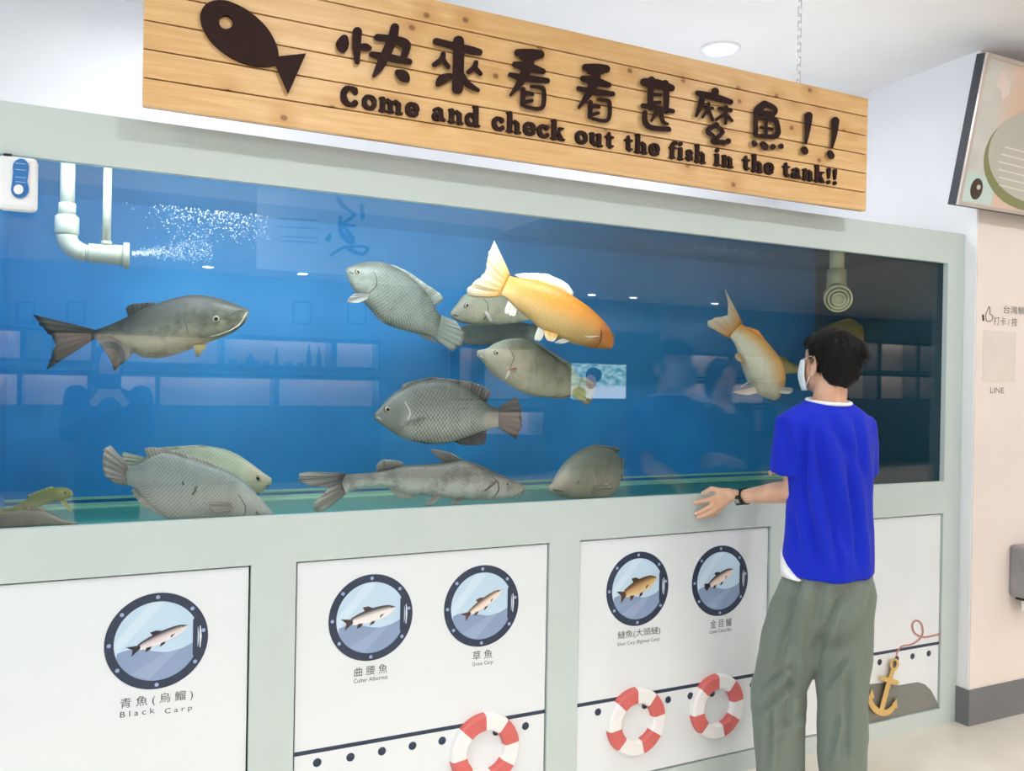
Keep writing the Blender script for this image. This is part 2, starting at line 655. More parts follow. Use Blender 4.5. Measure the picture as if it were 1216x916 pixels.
m_blue = blue_wall()
m_teal = plain('green_tank_floor', '2f8072', 0.5, var=0.06, scale=5)
m_tealrail = plain('pale_green_strip', '7fb7a0', 0.4, var=0.05)
MB().box(WX0 - 0.02, WX1 + 0.04, TANK_Y, TANK_Y + 0.03, TANK_Z - 0.03, FT - 0.03).build('back_panel', m_blue, aq)
MB().box(WX0 - 0.03, WX0 - 0.01, T + 0.014, TANK_Y, TANK_Z - 0.03, FT - 0.03).build('side_panel', m_blue, aq)
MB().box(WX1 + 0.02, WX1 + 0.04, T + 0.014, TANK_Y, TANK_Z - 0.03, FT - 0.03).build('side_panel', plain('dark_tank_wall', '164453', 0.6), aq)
MB().box(WX0 - 0.01, WX1 + 0.02, T + 0.014, TANK_Y, TANK_Z - 0.03, TANK_Z).build('tank_floor', m_teal, aq)
for (ya, yb, za, zb) in ((0.735, 0.75, TANK_Z, TANK_Z + 0.012), (0.69, 0.735, TANK_Z, TANK_Z + 0.004), (0.742, 0.75, TANK_Z + 0.024, TANK_Z + 0.032)):
    MB().box(WX0 - 0.01, WX1 + 0.02, ya, yb, za, zb).build('floor_strip', m_tealrail, aq)
# water surface, gently waved
ws = MB()
nx, ny = 120, 26
vv = []
for j in range(ny):
    for i in range(nx):
        x = WX0 - 0.009 + (WX1 + 0.028 - WX0) * i / (nx - 1)
        y = T + 0.016 + (TANK_Y - T - 0.018) * j / (ny - 1)
        z = WATER_Z + 0.004 * noise.noise(Vector((x * 5, y * 9, 0))) + 0.002 * noise.noise(Vector((x * 14, y * 22, 3)))
        vv.append((x, y, z))
ws.add(vv, [(j * nx + i, j * nx + i + 1, (j + 1) * nx + i + 1, (j + 1) * nx + i) for j in range(ny - 1) for i in range(nx - 1)])
ws.build('water_surface', m_water, aq, True)

# lamp bars added to light fish and back wall, unseen behind the top rail
LY, LZ = 0.058, 1.966
for xx in (0.05, 0.66, 1.27):
    t = thing('added_lamp_bar', (xx, LY, LZ), 'added slim lamp bar hidden behind the top rail, ' + {0.05: 'left end of the tank', 0.66: 'left of the middle', 1.27: 'right of the middle'}[xx], 'lamp', 'lamp bars added inside the tank')
    MB().box(xx - 0.3, xx + 0.3, LY - 0.018, LY + 0.018, LZ, LZ + 0.012).build('housing', m_whiteplastic, t, bevel=0.003)
    MB().box(xx - 0.29, xx + 0.29, LY - 0.014, LY + 0.014, LZ - 0.002, LZ).build('diffuser', emit('added_bar_diffuser', 'eef6ff', 5.0), t)
    for sx_ in (-0.29, 0.27):
        MB().box(xx + sx_, xx + sx_ + 0.02, 0.037, LY - 0.018, LZ + 0.002, LZ + 0.010).build('bracket', m_steel, t)
    ld = bpy.data.lights.new('added_bar_lamp', 'AREA')
    ld.shape = 'RECTANGLE'
    ld.size, ld.size_y = 0.58, 0.02
    ld.energy = ADDED_BAR_W
    ld.color = (0.93, 0.98, 1.0)
    lo = bpy.data.objects.new('added_bar_lamp', ld)
    COL.objects.link(lo)
    lo.location = (xx, LY + 0.006, LZ - 0.006)
    lo.rotation_euler = (math.radians(36), 0, 0)

# added board keeping light off the tank's right end; tubes wash wall and ceiling
MB().box(1.45, WX1 + 0.018, T + 0.016, TANK_Y, 2.015, 2.025).build('light_shield_board', m_whiteplastic, aq)
for xx, nm in ((0.25, 'left'), (1.30, 'middle'), (2.35, 'right')):
    t = thing('tube_lamp', (xx, 0.36, 2.0255), 'white light tube lying on top of the tank, %s one of three' % nm, 'lamp', 'light tubes on the tank lid')
    MB().box(xx - 0.48, xx + 0.48, 0.354, 0.366, 2.0255, 2.036).build('batten', m_whiteplastic, t)
    MB().tube([(xx - 0.46, 0.36, 2.052), (xx + 0.46, 0.36, 2.052)], 0.013, 12).build('light_tube', emit('light_tube', 'f4f8ff', TUBE_E), t, True)
    for sx_ in (-0.47, 0.455):
        MB().box(xx + sx_, xx + sx_ + 0.015, 0.345, 0.375, 2.036, 2.068).build('tube_holder', m_whiteplastic, t)

# ------------------------------------------------------------------ printed cabinet panels
PY = 0.008
panel_objs = []
PL = ['white cabinet panel with the black carp porthole, left end of the tank base', 'white cabinet panel with two portholes and one life ring', 'white cabinet panel with two portholes and two life rings', 'white cabinet panel with the golden anchor, behind the boy']
for i, (a, b) in enumerate(PANELS):
    g = 0.005
    o = MB().box(a + g, b - g, PY, PY + 0.016, PB + g, PT - g).build('cabinet_panel', m_panel, None, bevel=0.0012)
    tag(o, PL[i], 'cabinet panel', 'white panels under the tank')
    panel_objs.append(o)


def disc(c, r, Y, n=48, th=0.0006):
    m = MB()
    fr_ = [(c[0] + r * math.cos(2 * math.pi * i / n), Y, c[1] + r * math.sin(2 * math.pi * i / n)) for i in range(n)]
    m.prism(fr_, [(x, Y + th, z) for x, y, z in fr_])
    return m


def annulus(c, ro, ri, Y, th, n=64, a0=0.0, a1=2 * math.pi):
    m = MB()
    rings = []
    full = abs(a1 - a0 - 2 * math.pi) < 1e-6
    k = n if full else n + 1
    for i in range(k):
        q = a0 + (a1 - a0) * i / n
        d = (math.cos(q), math.sin(q))
        rings.append([(c[0] + ro * d[0], Y, c[1] + ro * d[1]), (c[0] + ri * d[0], Y, c[1] + ri * d[1]), (c[0] + ri * d[0], Y + th, c[1] + ri * d[1]), (c[0] + ro * d[0], Y + th, c[1] + ro * d[1])])
    if full:
        rings.append(rings[0])
    m.loft(rings, not full)
    return m


def print_fish_material(name, back, side, belly):
    k = NT(name)
    uv = k.n('UVMap')
    sp = k.n('SeparateXYZ')
    k.l(uv.outputs[0], sp.inputs[0])
    k.l(k.ramp(sp.outputs[1], [(0.0, lin(belly)), (0.5, lin(side)), (0.85, lin(back))]), k.b.inputs['Base Color'])
    k.b.inputs['Roughness'].default_value = 0.45
    return k.m


def print_fish(c, L, ang, Y, mats, parent, deep=0.26, tail='fork'):
    """flat printed fish: head towards +x before rotation; body, fins and eye as thin print"""
    ca, sa = math.cos(ang), math.sin(ang)

    def W(x, y, yy=Y):
        return (c[0] + (x * ca - y * sa) * L, yy, c[1] + (x * sa + y * ca) * L)
    n = 16
    v, f, uv = [], [], []
    for i in range(n + 1):
        s = i / n
        x = -0.32 + 0.82 * s
        h = deep * 0.5 * (0.28 + 0.72 * math.sin(math.pi * min(1, (s * 0.88 + 0.08))) ** 0.8) * (1 if s < 0.86 else math.sqrt(max(0.03, (1 - s) / 0.14)))
        for t in (-1, 0, 1):
            v.append(W(x, h * t))
            uv.append((s, 0.5 + 0.5 * t))
    for i in range(n):
        for j in range(2):
            f.append((i * 3 + j, (i + 1) * 3 + j, (i + 1) * 3 + j + 1, i * 3 + j + 1))
    o = MB().add(v, f, uv).build('fish_print', mats[0], parent)
    fm = MB()
    if tail == 'fork':
        fm.add([W(-0.30, deep * 0.13), W(-0.5, deep * 0.45), W(-0.42, 0), W(-0.48, -deep * 0.5), W(-0.30, -deep * 0.13)], [(0, 1, 2, 3, 4)])
    else:
        fm.add([W(-0.30, deep * 0.13), W(-0.46, deep * 0.4), W(-0.5, 0), W(-0.46, -deep * 0.4), W(-0.30, -deep * 0.13)], [(0, 1, 2, 3, 4)])
    d = deep * 0.5
    fm.build('fin_print', mats[1], parent); fm = MB()
    fm.add([W(-0.06, d * 0.85), W(-0.08, d * 1.55), W(0.02, d * 1.45), W(0.10, d * 0.95)], [(0, 1, 2, 3)])
    fm.build('fin_print', mats[1], parent); fm = MB()
    fm.add([W(-0.22, -d * 0.6), W(-0.26, -d * 1.25), W(-0.18, -d * 1.2), W(-0.13, -d * 0.75)], [(0, 1, 2, 3)])
    fm.build('fin_print', mats[1], parent); fm = MB()
    fm.add([W(0.02, -d * 0.9), W(-0.03, -d * 1.45), W(0.06, -d * 1.3), W(0.09, -d * 0.95)], [(0, 1, 2, 3)])
    fm.build('fin_print', mats[1], parent); fm = MB()
    fm.add([W(0.28, -d * 0.35, Y - 0.0002), W(0.18, -d * 0.85, Y - 0.0002), W(0.20, -d * 0.4, Y - 0.0002)], [(0, 1, 2)])
    fm.build('fin_print', mats[1], parent)
    e = W(0.43, d * 0.25, Y - 0.0003)
    disc((e[0], e[2]), L * 0.018, e[1], 12, 0.0003).build('eye_print', m_ink, parent)


fish_prints = [
    ((0.135, 0.712), 0.155, 0.36, ('3f3a44', 'd8ccd0', 'f6ecec'), '2a2730', 0.20, 'fork'),
    ((0.705, 0.712), 0.165, 0.22, ('4a4448', 'ece6e4', 'f6efec'), '4a3c3e', 0.24, 'fork'),
    ((1.066, 0.712), 0.15, 0.52, ('6b5448', 'ecd8c8', 'f8ebdf'), '5a4238', 0.20, 'fork'),
    ((1.645, 0.712), 0.165, 0.34, ('5a3e28', 'c7a06a', 'e8d0a0'), '4a3020', 0.30, 'fork'),
    ((1.995, 0.712), 0.14, 0.42, ('3c3038', 'ead2c4', 'f4e4da'), '2a2228', 0.26, 'round')]
PORT = [(0.133, 0.706, 0), (0.712, 0.707, 1), (1.066, 0.706, 1), (1.647, 0.707, 2), (2.002, 0.704, 2)]
for i, (px_, pz_, pi_) in enumerate(PORT):
    par = panel_objs[pi_]
    c = (px_, pz_)
    RO, RI = 0.1265, 0.104
    ring = annulus(c, RO, RI, PY - 0.0012, 0.0012).build('porthole_print', m_navy, par)
    disc(c, RI + 0.001, PY - 0.0005, 48, 0.0005).build('sky_print', m_sky, ring)
    # pale diagonal band
    a0, a1 = math.radians(38), math.radians(64)
    def chord(q):
        return (c[0] + RI * math.cos(q), PY - 0.00055, c[1] + RI * math.sin(q))
    band = [chord(math.radians(100)), chord(math.radians(178)), chord(math.radians(196)), chord(math.radians(80))]
    MB().add(band, [(0, 1, 2, 3)]).build('sky_band_print', m_sky2, ring)
    # wave
    top = []
    for k_ in range(25):
        x = -RI * 0.93 + 2 * RI * 0.93 * k_ / 24
        zz = -0.02 - 0.014 * math.sin((x / RI) * 2.6 - 0.35 + math.pi) * -1 + 0.012 * (x / RI)
        zz = -0.022 + 0.014 * math.sin((x / RI) * 3.0 + 3.6) + 0.012 * (x / RI)
        top.append((x, zz))
    low = []
    for k_ in range(25):
        q = math.atan2(top[-1][1], top[-1][0]) - (math.atan2(top[-1][1], top[-1][0]) + math.pi - math.atan2(top[0][1], -top[0][0]) * -1) * 0
        x = RI * 0.93 - 2 * RI * 0.93 * k_ / 24
        low.append((x, -math.sqrt(max(0, RI * RI - x * x))))
    pts = top + low
    MB().prism([(c[0] + x, PY - 0.0009, c[1] + z) for x, z in pts], [(c[0] + x, PY - 0.0006, c[1] + z) for x, z in pts]).build('wave_print', m_wave, ring)
    # pale diagonal through the wave
    dz = []
    for x in (-0.045, -0.02, 0.03, 0.058):
        dz.append(x)
    z_lo = lambda x: -math.sqrt(RI * RI - x * x)
    MB().add([(c[0] - 0.062, PY - 0.00095, c[1] - 0.080), (c[0] - 0.02, PY - 0.00095, c[1] - 0.1), (c[0] + 0.055, PY - 0.00095, c[1] - 0.027), (c[0] + 0.022, PY - 0.00095, c[1] - 0.033)], [(0, 1, 2, 3)]).build('wave_band_print', m_wave2, ring)
    # latch
    hx = c[0] + RI * 0.93
    lt = MB()
    strokes_to(lt, [[(hx - 0.003, c[1] + 0.045, 0.006), (hx - 0.003, c[1] - 0.045, 0.006)]], lambda x, z, Y: (x, Y, z), PY - 0.0018, PY - 0.0006)
    lt.build('latch_print', m_navy, ring)
    sl = MB()
    strokes_to(sl, [[(hx + 0.0095, c[1] + 0.028, 0.0012), (hx + 0.011, c[1], 0.0025), (hx + 0.0095, c[1] - 0.028, 0.0012)]], lambda x, z, Y: (x, Y, z), PY - 0.0016, PY - 0.0006)
    sl.build('latch_slot_print', m_panel, ring)
    for ang in (90, 42, 8, 325, 270, 215, 180, 138):
        q = math.radians(ang)
        rr = (RO + RI) / 2
        disc((c[0] + rr * math.cos(q), c[1] + rr * math.sin(q)), 0.0052, PY - 0.0016, 14, 0.0005).build('bolt_print', m_bolt, ring)
    bc, sd, be = fish_prints[i][3]
    mats = (print_fish_material('printed_fish_%d' % i, bc, sd, be), plain('printed_fin_%d' % i, fish_prints[i][4], 0.5))
    print_fish(fish_prints[i][0], fish_prints[i][1], fish_prints[i][2], PY - 0.0013, mats, ring, fish_prints[i][5], fish_prints[i][6])

TX = PY - 0.0004
text_at('青 魚 ( 烏 鰡 )', (142.4, 844), 229, TX, 0.030, m_ink, panel_objs[0])
text_at('B l a c k', (142.4, 853), 183.7, TX, 0.0150, m_ink, panel_objs[0])
text_at('C a r p', (195.5, 848.5), 228, TX, 0.0185, m_ink, panel_objs[0], zoff=-0.0035)
text_at('曲 腰 魚', (420.6, 804.5), 459.8, TX, 0.0275, m_ink, panel_objs[1])
text_at('Culter Alburnus', (420, 812), 460.2, TX, 0.0125, m_ink, panel_objs[1])
text_at('草 魚', (561, 785), 584.6, TX, 0.0285, m_ink, panel_objs[1])
text_at('Grass Carp', (560.7, 793), 585.2, TX, 0.0155, m_ink, panel_objs[1])
text_at('鰱魚(大頭鰱)', (733.5, 761), 784, TX, 0.030, m_ink, panel_objs[2])
text_at('Silver Carp (Bighead Carp)', (733, 769), 783, TX, 0.015, m_ink, panel_objs[2])
text_at('金 目 鱸', (843.5, 747), 868.7, TX, 0.030, m_ink, panel_objs[2])
text_at('Lates Calcarifer', (843, 753), 869, TX, 0.013, m_ink, panel_objs[2])

# hull line and rivets printed along the panels
RZ = 0.302
for i in (1, 2, 3):
    a, b = PANELS[i]
    MB().box(a + 0.004, b - 0.004, PY - 0.0006, PY, 0.336, 0.348).build('hull_line_print', m_navy, panel_objs[i])
riv = {1: [(103, 888, 340, 590, 2.81), (214, 870, 340, 590, 2.81), (319, 850, 340, 590, 2.81), (421, 832, 340, 590, 2.81), (520, 815, 340, 590, 2.81), (798, 766, 340, 590, 2.81), (700, 785, 340, 590, 2.81)],
       2: [(197, 719, 640, 590, 2.81), (353, 697, 640, 590, 2.81), (431, 678, 640, 590, 2.81), (505, 665, 640, 590, 2.81), (578, 657, 640, 590, 2.81), (712, 628, 640, 590, 2.81)],
       3: [(290, 580, 860, 600, 2.899), (480, 549, 860, 600, 2.899), (535, 541, 860, 600, 2.899), (594, 530, 860, 600, 2.899), (648, 521, 860, 600, 2.899), (704, 511, 860, 600, 2.899)]}
for i, L in riv.items():
    for (x, y, ox, oy, s) in L:
        p = P(ox + x / s, oy + y / s, PY)
        m = MB().lathe((p.x, PY, p.z), (0, -1, 0), [(0, 0.0125), (0.001, 0.0122), (0.0022, 0.009), (0.0026, 0.002)], 18)
        m.build('rivet', m_navy, panel_objs[i], True)

# grey hill print and rope print on the anchor panel
hill = [(330, 792), (345, 690), (400, 640), (470, 620), (540, 613), (600, 621), (640, 614), (668, 610), (692, 618), (712, 638), (728, 668), (740, 700), (660, 718), (560, 740), (460, 762)]
hp = [P(860 + x / 2.899, 600 + y / 2.899, PY - 0.0004) for x, y in hill]
hp = [Vector((p.x, PY - 0.0004, max(p.z, PB + 0.006))) for p in hp]
MB().prism(hp, [p + Vector((0, 0.0004, 0)) for p in hp]).build('hill_print', plain('grey_print', '7f817c', 0.45), panel_objs[3])
rope = smooth_path([(592, 528), (597, 505), (612, 487), (645, 480), (672, 462), (684, 438), (678, 408), (660, 398), (648, 412), (655, 440), (685, 455), (720, 450), (746, 442)], 4)
rm = MB()
strokes_to(rm, [[(x, y, 3.0) for x, y in rope]], lambda x, y, Y: P(860 + x / 2.899, 600 + y / 2.899, Y), PY - 0.0012, PY - 0.0004)
rm.build('rope_print', plain('faded_red_print', 'b98079', 0.5), panel_objs[3])

# raised life rings
m_red = plain('coral_red_foam', 'd56a66', 0.5, var=0.02)
m_foam = plain('white_foam', 'f1efee', 0.5, var=0.01)


def life_ring(cx, cz, label):
    t = thing('life_ring', (cx, -0.01, cz - 0.114), label, 'life ring', 'life rings on the cabinet panels')
    R, r, dep = 0.089, 0.027, 0.024
    prof = []
    for (a, b) in ((-1, 0), (-0.93, 0.75), (-0.7, 1), (0.7, 1), (0.93, 0.75), (1, 0)):
        prof.append((a, b))

    def arc(a0, a1, n):
        rings = []
        for i in range(n + 1):
            q = math.radians(a0 + (a1 - a0) * i / n)
            d = Vector((math.cos(q), 0, math.sin(q)))
            rings.append([Vector((cx, PY - 0.0002, cz)) + d * (R + r * a) + Vector((0, -dep * b, 0)) for a, b in prof])
        return MB().loft(rings, True)
    bands = [(92, 137), (8, 50), (283, 328), (188, 226)]
    bands.sort()
    for k_, (a0, a1) in enumerate(bands):
        arc(a0, a1, 7).build('red_band', m_red, t, False)
        nx_ = bands[(k_ + 1) % 4][0] + (360 if k_ == 3 else 0)
        arc(a1, nx_, 8).build('white_band', m_foam, t, False)


p3 = P(757.4, 857.6, -0.01)
p4 = P(853.5, 840.9, -0.01)
p2 = P(577.5, 890, -0.01)
zr = (p3.z + p4.z) / 2
life_ring(p2.x, zr, 'red and white life ring under the grass carp porthole')
life_ring(p3.x, zr, 'red and white life ring under the silver carp porthole')
life_ring(p4.x, zr, 'red and white life ring beside the boy\'s knee')

# golden anchor
m_gold = plain('golden_wood', 'd8b46c', 0.45, var=0.06)
an = thing('anchor', tuple(P(860 + 545 / 2.899, 600 + 715 / 2.899, PY)), 'golden cut-out anchor on the right-hand panel', 'anchor')
afn = lambda x, y, Y: P(860 + x / 2.899, 600 + y / 2.899, Y)
am = MB()
strokes_to(am, [[(580, 572, 7), (563, 625, 8), (540, 712, 8)]], afn, -0.012, PY - 0.0004)
am.build('shank', m_gold, an)
am = MB()
strokes_to(am, [[(545, 597, 8), (594, 612, 8)]], afn, -0.014, PY - 0.0004)
am.build('stock', m_gold, an)
am = MB()
strokes_to(am, [[(583, 568, 4), (573, 553, 4), (576, 538, 4), (587, 531, 4), (597, 537, 4), (598, 552, 4), (590, 565, 4), (583, 568, 4)]], afn, -0.010, PY - 0.0004)
am.build('ring', m_gold, an)
am = MB()
strokes_to(am, [smooth_path([(505, 655, 5), (505, 680, 8), (520, 703, 10), (541, 715, 11), (562, 714, 10), (580, 700, 8), (590, 682, 5)], 3)], afn, -0.012, PY - 0.0004)
am.build('arms', m_gold, an)
for tri in ([(508, 632), (495, 668), (518, 664)], [(594, 668), (578, 686), (596, 702)]):
    MB().prism([afn(x, y, -0.013) for x, y in tri], [afn(x, y, PY - 0.0004) for x, y in tri]).build('fluke', m_gold, an)

# ================================================================== hanging wooden sign
SY = -0.10
SX0, SX1, SZ0, SZ1 = 0.072, 2.575, 2.073, 2.501
sign = thing('wooden_sign', (1.32, SY + 0.012, SZ0), 'long pine plank sign with dark raised lettering hanging above the tank', 'sign')
ph = (SZ1 - SZ0) / 6
for i in range(6):
    MB().box(SX0, SX1, SY, SY + 0.016, SZ0 + i * ph + 0.0018, SZ0 + (i + 1) * ph - 0.0018).build('plank', m_pine, sign, bevel=0.0012)
MB().box(SX0 + 0.003, SX1 - 0.003, SY + 0.010, SY + 0.024, SZ0 + 0.003, SZ1 - 0.003).build('backing', plain('dark_pine_seam', '5a3418', 0.7), sign)


def cropfn(ox, oy, s):
    return lambda x, y, Y: P(ox + x / s, oy + y / s, Y)


CA, CB, CC = cropfn(390, 20, 5.724), cropfn(580, 50, 5.724), cropfn(740, 70, 4.504)
kan = [[(200, 72, 24), (280, 80, 34), (352, 84, 28)], [(235, 95, 28), (318, 98, 26)], [(285, 95, 32), (272, 150, 34), (250, 210, 32), (215, 275, 24), (152, 360, 9)],
       [(182, 152, 21), (270, 172, 32), (370, 198, 19)], [(150, 222, 16), (250, 246, 24), (400, 262, 18)],
       [(236, 322, 18), (232, 425, 16)], [(292, 302, 11), (350, 308, 13), (376, 326, 15), (374, 425, 15), (340, 454, 13), (250, 438, 12)],
       [(250, 345, 16), (300, 355, 12)], [(250, 408, 14), (295, 398, 12)]]
kan2 = [[((x - 163) * 0.93 + 625, (y - 48) * 0.955 + 148, r * 0.93) for x, y, r in s] for s in kan]
glyphs = [
    (CA, [[(108, 148, 26), (95, 190, 42), (97, 225, 22)], [(197, 100, 30), (192, 200, 27), (196, 305, 18)], [(215, 205, 18), (250, 206, 26), (278, 211, 16)],
          [(452, 72, 28), (435, 150, 32), (388, 260, 32), (345, 345, 26), (308, 402, 10)], [(335, 140, 24), (430, 150, 24), (515, 180, 34), (530, 215, 26), (506, 285, 22)],
          [(298, 256, 20), (400, 276, 27), (550, 305, 20)], [(470, 376, 18), (508, 402, 38), (535, 428, 18)]]),
    (CA, [[(735, 168, 24), (830, 192, 24), (960, 226, 28), (1025, 240, 22)], [(885, 166, 36), (885, 300, 36), (878, 488, 36)], [(780, 255, 18), (770, 290, 20), (720, 326, 17)],
          [(775, 288, 18), (813, 338, 16)], [(1003, 312, 17), (990, 345, 18), (952, 375, 15)], [(1000, 350, 18), (1033, 386, 15)], [(825, 402, 20), (775, 425, 32), (748, 455, 20)],
          [(918, 395, 10), (945, 455, 22), (1016, 498, 13)]]),
    (CB, kan), (CB, kan2),
    (CC, [[(112, 124, 20), (180, 135, 26), (258, 155, 18)], [(152, 110, 17), (146, 200, 16), (146, 260, 16)], [(226, 130, 17), (231, 200, 16), (229, 280, 14)],
          [(160, 190, 10), (198, 192, 9)], [(160, 234, 10), (196, 232, 9)], [(106, 250, 12), (180, 263, 15), (265, 280, 12)], [(116, 288, 13), (117, 335, 15), (150, 368, 14), (244, 376, 13)],
          [(176, 288, 12), (152, 330, 7)], [(203, 295, 12), (213, 335, 11), (240, 348, 6)]]),
    (CC, [[(492, 174, 20), (490, 200, 18)], [(400, 183, 14), (490, 205, 19), (575, 230, 14)], [(425, 200, 16), (410, 260, 14), (391, 306, 7)], [(435, 256, 9), (478, 264, 9)], [(456, 240, 10), (456, 290, 8)],
          [(450, 275, 8), (425, 312, 7)], [(462, 280, 8), (478, 325, 9)], [(512, 266, 9), (576, 276, 10)], [(550, 258, 11), (548, 344, 8)], [(540, 295, 8), (498, 325, 8)], [(556, 300, 8), (583, 330, 8)],
          [(500, 352, 13), (462, 372, 14), (456, 392, 14), (482, 408, 9)], [(500, 360, 10), (535, 392, 9), (482, 440, 15), (540, 446, 12)], [(562, 440, 15)]]),
    (CC, [[(756, 240, 17), (725, 268, 20), (706, 292, 12)], [(760, 240, 16), (805, 258, 12), (816, 280, 11), (800, 304, 10)], [(735, 285, 12), (790, 290, 10)], [(709, 312, 12), (708, 405, 13)],
          [(712, 312, 12), (800, 324, 15), (823, 345, 13), (820, 412, 14), (712, 410, 10)], [(766, 330, 8), (764, 405, 8)], [(738, 366, 8), (796, 376, 8)], [(699, 448, 13), (704, 455, 14)], [(748, 458, 17), (760, 470, 18)], [(801, 470, 15)], [(845, 467, 14)]]),
    (CC, [[(992, 305, 21), (987, 380, 14), (977, 450, 7)], [(968, 484, 17), (974, 494, 17)]]),
    (CC, [[(1135, 332, 21), (1130, 405, 14), (1117, 472, 7)], [(1106, 506, 17), (1114, 518, 17)]])]
for fn, st in glyphs:
    m = MB()
    st = [[(a_, b_, r_ * 1.07) for a_, b_, r_ in s] for s in st]
    strokes_to(m, [smooth_path(s, 3) if len(s) > 2 else s for s in st], fn, SY - 0.011, SY, 0.00003)
    m.build('letter', m_dark, sign)


def ringpts(cx, cy, rx, ry, r0, r1, a0=0, a1=360, n=14):
    out = []
    for i in range(n + 1):
        q = math.radians(a0 + (a1 - a0) * i / n)
        out.append((cx + rx * math.cos(q), cy + ry * math.sin(q), r0 * abs(math.cos(q)) + r1 * abs(math.sin(q))))
    return out


LG = {
    'o': (1.0, [ringpts(.5, .5, .36, .40, .145, .10)]),
    'c': (0.92, [ringpts(.5, .5, .36, .40, .15, .10, 50, 318), [(.74, .74, .15)]]),
    'C': (1.3, [ringpts(.64, .7, .46, .58, .19, .11, 50, 315), [(.98, 1.04, .17)], [(1.03, 1.3, .06), (1.03, 1.0, .12)]]),
    'e': (0.98, [ringpts(.5, .5, .36, .40, .145, .10, 0, 318), [(.25, .5, .045), (.84, .5, .05)]]),
    'a': (1.06, [ringpts(.38, .28, .23, .2, .12, .08), [(.2, .74, .12), (.45, .9, .09), (.68, .78, .14), (.72, .2, .16), (.95, .1, .09)]]),
    'n': (1.18, [[(.27, .88, .18), (.27, .12, .18)], [(.08, .93, .08), (.27, .93, .08)], [(.06, .08, .08), (.48, .08, .08)], [(.4, .74, .08), (.65, .86, .13), (.86, .7, .17), (.86, .12, .18)], [(.7, .08, .08), (1.1, .08, .08)]]),
    'h': (1.18, [[(.27, 1.4, .18), (.27, .12, .18)], [(.08, 1.43, .08), (.27, 1.43, .08)], [(.06, .08, .08), (.48, .08, .08)], [(.4, .74, .08), (.65, .86, .13), (.86, .7, .17), (.86, .12, .18)], [(.7, .08, .08), (1.1, .08, .08)]]),
    'm': (1.75, [[(.27, .88, .18), (.27, .12, .18)], [(.08, .93, .08), (.27, .93, .08)], [(.06, .08, .08), (.48, .08, .08)], [(.4, .74, .08), (.62, .86, .13), (.82, .7, .17), (.82, .12, .17)], [(.64, .08, .08), (1.02, .08, .08)], [(.95, .74, .08), (1.2, .86, .13), (1.4, .7, .17), (1.4, .12, .17)], [(1.25, .08, .08), (1.64, .08, .08)]]),
    'd': (1.12, [ringpts(.42, .47, .32, .38, .145, .09), [(.8, 1.38, .18), (.8, .14, .18)], [(.6, 1.43, .08), (.8, 1.43, .08)], [(.8, .08, .08), (1.05, .08, .08)]]),
    'k': (1.15, [[(.27, 1.4, .18), (.27, .12, .18)], [(.08, 1.43, .08), (.27, 1.43, .08)], [(.06, .08, .08), (.48, .08, .08)], [(.4, .42, .08), (.8, .86, .08)], [(.66, .93, .07), (1.0, .93, .07)], [(.58, .62, .13), (.86, .14, .16)], [(.7, .08, .08), (1.1, .08, .08)]]),
    'u': (1.18, [[(.27, .88, .18), (.27, .32, .18), (.5, .14, .14), (.75, .25, .08)], [(.08, .93, .08), (.27, .93, .08)], [(.85, .88, .18), (.85, .14, .18)], [(.65, .93, .08), (.85, .93, .08)], [(.85, .08, .08), (1.1, .08, .08)]]),
    't': (0.82, [[(.36, 1.2, .1), (.36, .9, .17), (.36, .3, .18), (.5, .13, .13), (.7, .2, .08)], [(.1, .9, .09), (.68, .9, .09)]]),
    'f': (0.72, [[(.32, .12, .18), (.32, 1.05, .18), (.45, 1.32, .14), (.7, 1.3, .15)], [(.08, .9, .09), (.62, .9, .09)], [(.1, .08, .08), (.56, .08, .08)]]),
    'i': (0.62, [[(.3, .88, .18), (.3, .12, .18)], [(.1, .93, .08), (.3, .93, .08)], [(.08, .08, .08), (.54, .08, .08)], [(.3, 1.33, .18)]]),
    's': (0.88, [[(.7, .72, .13), (.55, .88, .1), (.3, .82, .15), (.3, .62, .16), (.6, .42, .17), (.66, .22, .15), (.42, .1, .1), (.2, .26, .13)]]),
    '!': (0.55, [[(.28, 1.28, .2), (.28, .55, .09)], [(.28, .16, .18)]])}
words = [('Come', 404, 496.6), ('and', 511.8, 569), ('check', 583.5, 669.4), ('out', 682, 728), ('the', 740, 781.8), ('fish', 793.3, 836.6), ('in', 846.6, 869.4), ('the', 880, 917), ('tank!!', 927.6, 992.7)]
XH, BASE_Z = 0.040, 2.1525
for w, xa, xb in words:
    ya = 126.6 + (xa - 407) * 0.159
    A, B = P(xa, ya, SY).x, P(xb, ya + (xb - xa) * 0.15, SY).x
    gap = 0.16
    tot = sum(LG[ch][0] for ch in w) + gap * (len(w) - 1)
    k_ = (B - A) / tot
    x = A
    for ch in w:
        wd, st = LG[ch]
        m = MB()
        strokes_to(m, [[(px_, py_, r_) for px_, py_, r_ in s] for s in st], (lambda x_: (lambda a, b, Y: Vector((x_ + a * k_, Y, BASE_Z + b * XH))))(x), SY - 0.009, SY, 0.00003)
        m.build('letter', m_dark, sign)
        x += (wd + gap) * k_

